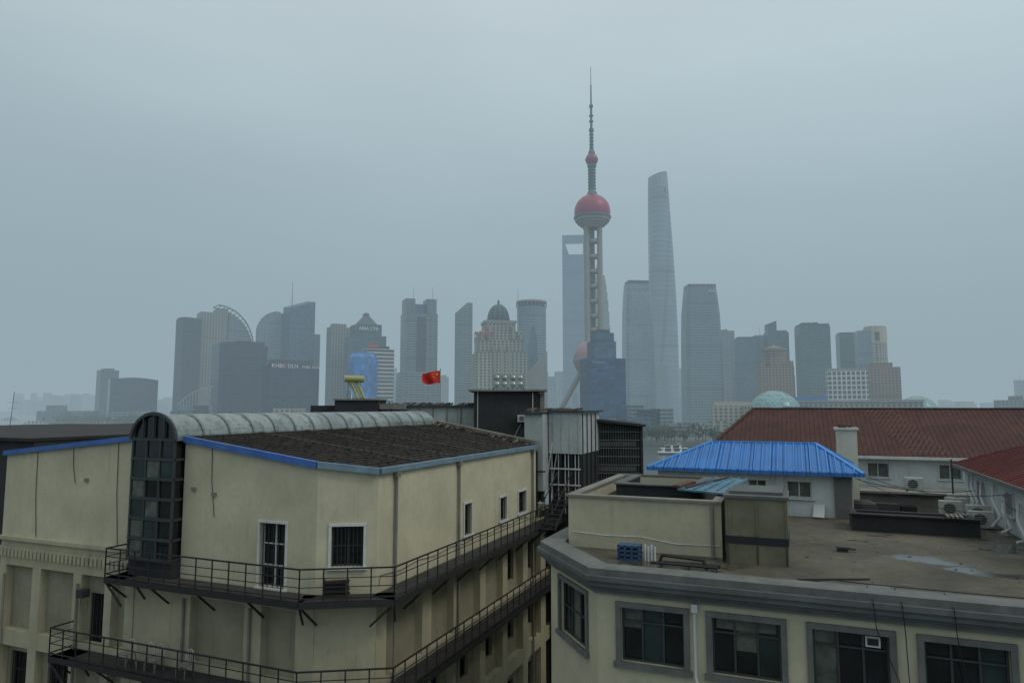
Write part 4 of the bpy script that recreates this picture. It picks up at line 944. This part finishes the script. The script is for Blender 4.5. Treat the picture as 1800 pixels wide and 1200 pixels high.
t = Tower('glass_tower', 1473, 1512, 588, 1180, .25); t.body('gb'); t.body('dkmetal', t.H, t.z(585), .9, .9); t.done()
t = Tower('round_top_cream_tower', 1506, 1563, 582, 1090, .2, .8); t.body('gr', z1=t.z(640)); t.body('lt', t.z(640), None, .6, .8, -.2*t.w); t.lathe([(t.w*.36, 0), (t.w*.36, t.z(576)), (t.w*.33, t.z(574)), (.1, t.z(574))], .12*t.w, 0, FM['cr'], 24)
M['creamstone'] = pbr('cream_stone', (.50, .46, .34), .8, var=.1, scale=.05)
t.lathe([(t.w*.37, t.z(604)), (t.w*.37, t.z(577))], .12*t.w, 0, M['creamstone'], 24); t.box(.04*t.w, .18*t.w, -t.w*.385, -t.w*.375, t.z(600), t.z(585), 'rust'); t.done()
t = Tower('brown_stone_block', 1519, 1578, 646, 990, .2, .8); t.body('br'); t.body('br', t.H, t.z(638), .6, .7); t.done()
M['domeg'] = facade('dome_teal_glass', (.12, .36, .38), (.36, .46, .45), 5, 5, .2, .2, .25, .3, .1)
M['domerib'] = pbr('dome_rib', (.45, .52, .50), .5, var=.1)
for nm, a, b, yt, dist in (('glass_dome_globe', 1314, 1404, 687, 800), ('glass_dome_globe', 1576, 1642, 696, 860)):
    t = Tower(nm, a, b, yt, dist, 0, 1); rr = t.W/2; t.smooth = True; cz = t.H-rr
    t.sphere((0, 0, cz), rr, M['domeg'], 40, 20, -.6, 1)
    for i in range(12):
        a0 = i*math.pi/6
        for j in range(9):
            b0, b1 = (j-1)*math.pi/16, j*math.pi/16; r_ = rr*1.005
            t.beam((r_*math.cos(b0)*math.cos(a0), r_*math.cos(b0)*math.sin(a0), cz+r_*math.sin(b0)), (r_*math.cos(b1)*math.cos(a0), r_*math.cos(b1)*math.sin(a0), cz+r_*math.sin(b1)), .7, .7, 'domerib')
    t.done()
t = Tower('convention_hall', 1395, 1600, 707, 830, 0, .3); t.body('cr'); t.body('stone', t.H, t.z(703), 1.02, 1.1); t.box(-t.w*.5, -t.w*.2, -t.d*.3, t.d*.3, t.z(703), t.z(697), 'blu2'); t.done()
t = Tower('cream_hall', 1249, 1318, 713, 790, .1, .5); t.body('cr'); t.body('creamstone', t.H, t.z(706), .9, .9); t.done()
t = Tower('low_grey_block', 1748, 1796, 703, 1000, .3, .8); t.body('st'); t.body('st', t.H, t.z(696), .4, .6, .2*t.w); t.done()
t = Tower('office_tower', 1782, 1800, 668, 1900, .3, .8); t.body('gr'); t.mast(0, t.H, t.z(655)); t.done()

random.seed(21)
q = MB('distant_city_buildings')
def blk(px, wpx, y, dist, mat):
    x = kx(px)*dist; w_ = wpx/1200*dist/2; h = zz(y, dist); a = random.uniform(-.4, .4); c_, s_ = math.cos(a), math.sin(a)
    pts = [(x+(u*c_-v_*s_)*w_, dist+(u*s_+v_*c_)*w_) for u, v_ in ((-1, -1), (1, -1), (1, 1), (-1, 1))]
    q.prism(pts, 0, h, FM[mat], M['dkmetal'])
for i in range(70):
    px = random.uniform(30, 330); blk(px, random.uniform(6, 18), random.uniform(690, 712), random.uniform(2800, 4200), random.choice(['gr', 'st', 'bl']))
for i in range(46):
    px = random.uniform(560, 1420); blk(px, random.uniform(10, 24), random.uniform(640, 700), random.uniform(1500, 2400), random.choice(['gr', 'st', 'bl', 'lt', 'gb']))
for i in range(16):
    px = random.uniform(1650, 1900); blk(px, random.uniform(10, 24), random.uniform(700, 712), random.uniform(2300, 3000), random.choice(['gr', 'st', 'bl']))
q.done()
q = MB('waterfront_low_buildings')
for i in range(60):
    px = random.uniform(270, 1600); dist = random.uniform(830, 1000) if px < 1000 else random.uniform(720, 900)
    blk(px, random.uniform(14, 40), random.uniform(712, 742), dist, random.choice(['gr', 'st', 'bl', 'gb', 'dk', 'cr']))
for px, dist in ((90, 1330), (130, 1330), (150, 1300), (245, 1200), (215, 1180)): blk(px, 30, 722, dist, 'gr')
for px, y in ((100, 712), (1180, 745), (1205, 743), (1165, 748)): blk(px, 24, y, 1300 if px < 900 else 700, 'gr')
q.done()

q = MB('riverside_trees'); random.seed(5)
def tree(x, y, h, n=46):
    q.tube((x, y, 2.6), (x, y, 2.6+h*.4), .45, 'trunk', 5, .25)
    for k in range(2): q.tube((x, y, 2.6+h*.3), (x+random.uniform(-3, 3), y+random.uniform(-2, 2), 2.6+h*.6), .25, 'trunk', 4, .1)
    cl = [(random.gauss(0, h*.22), random.gauss(0, h*.2), random.uniform(.35, .9)*h) for _ in range(6)]
    for i in range(n):
        c_ = random.choice(cl); p = Vector((x+c_[0]+random.gauss(0, h*.1), y+c_[1]+random.gauss(0, h*.1), 2.6+c_[2]+random.gauss(0, h*.08)))
        r_ = random.uniform(.6, 1.5); a = Vector((random.gauss(0, 1), random.gauss(0, 1), random.gauss(0, 1))).normalized(); b = a.orthogonal().normalized()*r_; c2 = a.cross(b).normalized()*r_
        q.raw([p+b, p+c2, p-b, p-c2], [(0, 1, 2, 3)], 'leaf')
line = [(-900, 1300), (-570, 1040), (0, 650), (115, 570), (420, 480)]
for (a, b, cnt) in ((0, 1, 160), (1, 2, 60), (2, 3, 60), (3, 4, 110)):
    for i in range(cnt):
        u = random.random(); x = line[a][0]+(line[b][0]-line[a][0])*u; y = line[a][1]+(line[b][1]-line[a][1])*u; o = random.uniform(8, 50)
        tree(x+o*.5, y+o, random.uniform(8, 17))
q.done()
q = MB('embankment_wall')
for a, b in zip(line, line[1:]): q.beam((a[0], a[1]-1, 2), (b[0], b[1]-1, 2), 1.5, 3.5, 'concrete')
q.done()
def boat(name, x, y, L, rz):
    q = MB(name, None, (x, y, .1), rz); h = L*.5; b_ = L*.11
    hull = [(-h, -b_), (h*.7, -b_), (h, 0), (h*.7, b_), (-h, b_)]
    q.prism([(x*.95, y*.85) for x, y in hull], -.3, 1.0, 'dkmetal'); q.prism(hull, 1.0, 1.9, 'signwhite')
    q.box(-h*.85, h*.6, -b_*.8, b_*.8, 1.9, 3.9, FM['wh']); q.box(-h*.88, h*.65, -b_*.9, b_*.9, 3.9, 4.1, 'signwhite'); q.box(-h*.6, h*.35, -b_*.7, b_*.7, 4.1, 6, FM['wh']); q.box(-h*.62, h*.42, -b_*.8, b_*.8, 6, 6.2, 'stone'); q.box(h*.05, h*.28, -b_*.5, b_*.5, 6.2, 7.6, 'stone')
    q.tube((0, 0, 6.2), (0, 0, 10), .12, 'mast', 5); q.done()
boat('river_ferry', kx(1186)*470, 470, 24, .1); boat('river_ferry', kx(1245)*500, 500, 16, .2); boat('cargo_barge', kx(66)*1250, 1250, 46, .3); boat('cargo_barge', kx(20)*1700, 1700, 40, .3)
q = MB('roof_aerial', None, (-33.6, 46, 30.4))
q.tube((0, 0, 0), (.15, 0, 2.6), .018, 'dkframe', 5)
for z in (1.5, 1.9): q.beam((-.25, 0, z), (.45, 0, z), .015, .015, 'dkframe')
q.done()

# ================= haze over the river and city =================
hz = MB('haze'); hz.box(-9000, 9000, 170, 11500, .5, 660, 'ground'); ob = hz.done()
m = bpy.data.materials.new('haze_volume'); m.use_nodes = True; nt = m.node_tree; nt.nodes.clear()
out = N(nt, 'ShaderNodeOutputMaterial'); ab = N(nt, 'ShaderNodeVolumeAbsorption'); em = N(nt, 'ShaderNodeEmission'); ad = N(nt, 'ShaderNodeAddShader')
SIG = .00043
ab.inputs['Color'].default_value = (0, 0, 0, 1); ab.inputs['Density'].default_value = SIG
em.inputs['Color'].default_value = (.30, .395, .445, 1); em.inputs['Strength'].default_value = SIG  # added glow of the volume stands in for sky light scattered by haze
nt.links.new(ab.outputs[0], ad.inputs[0]); nt.links.new(em.outputs[0], ad.inputs[1]); nt.links.new(ad.outputs[0], out.inputs['Volume'])
ob.data.materials.clear(); ob.data.materials.append(m)

# ================= world, sun, camera =================
W = bpy.data.worlds.new('World'); bpy.context.scene.world = W; W.use_nodes = True; nt = W.node_tree; bg = nt.nodes['Background']
sky = N(nt, 'ShaderNodeTexSky'); sky.sky_type = 'NISHITA'; sky.sun_disc = False; sky.sun_elevation = R(50); sky.sun_rotation = R(130)
tc = N(nt, 'ShaderNodeTexCoord'); sp = N(nt, 'ShaderNodeSeparateXYZ'); nt.links.new(tc.outputs['Generated'], sp.inputs[0])
cr = N(nt, 'ShaderNodeValToRGB'); e = cr.color_ramp.elements
e[0].position = 0; e[0].color = (.30, .39, .44, 1); e[1].position = 1; e[1].color = (.90, .98, .96, 1)
for p_, c_ in ((.12, (.33, .43, .485)), (.28, (.42, .535, .59)), (.45, (.60, .71, .75)), (.7, (.74, .84, .85))):
    x = e.new(p_); x.color = (*c_, 1)
nt.links.new(sp.outputs[2], cr.inputs[0])
mp = N(nt, 'ShaderNodeMapping'); mp.inputs['Scale'].default_value = (1, 1, 3); nt.links.new(tc.outputs['Generated'], mp.inputs[0])
cl = ramp(nt, noise(nt, mp.outputs[0], 1.6, 5, .5), .25, .75)
cl2 = math_n(nt, 'ADD', math_n(nt, 'MULTIPLY', cl, .20), math_n(nt, 'ADD', .92, math_n(nt, 'MULTIPLY', sp.outputs[0], .16)))
cc = N(nt, 'ShaderNodeVectorMath'); cc.operation = 'SCALE'; nt.links.new(cr.outputs[0], cc.inputs[0]); nt.links.new(cl2, cc.inputs['Scale'])
sk = N(nt, 'ShaderNodeVectorMath'); sk.operation = 'SCALE'; nt.links.new(sky.outputs[0], sk.inputs[0]); sk.inputs['Scale'].default_value = .07
col = mixc(nt, .92, sk.outputs[0], cc.outputs[0])
nt.links.new(col, bg.inputs['Color']); bg.inputs['Strength'].default_value = 1.0
L = bpy.data.lights.new('sun', 'SUN'); L.energy = .8; L.angle = R(15); L.color = (1, .93, .82)
lo = bpy.data.objects.new('sun', L); bpy.context.scene.collection.objects.link(lo); lo.rotation_euler = (R(42), 0, R(62))
cam = bpy.data.cameras.new('camera'); co = bpy.data.objects.new('camera', cam); bpy.context.scene.collection.objects.link(co)
cam.sensor_width = 36; cam.lens = 24; cam.clip_start = .1; cam.clip_end = 20000
co.location = (0, 0, CZ); co.rotation_euler = (R(90)+PITCH, 0, 0)
bpy.context.scene.camera = co
vs = bpy.context.scene.view_settings; vs.view_transform = 'Standard'; vs.look = 'None'; vs.exposure = 0
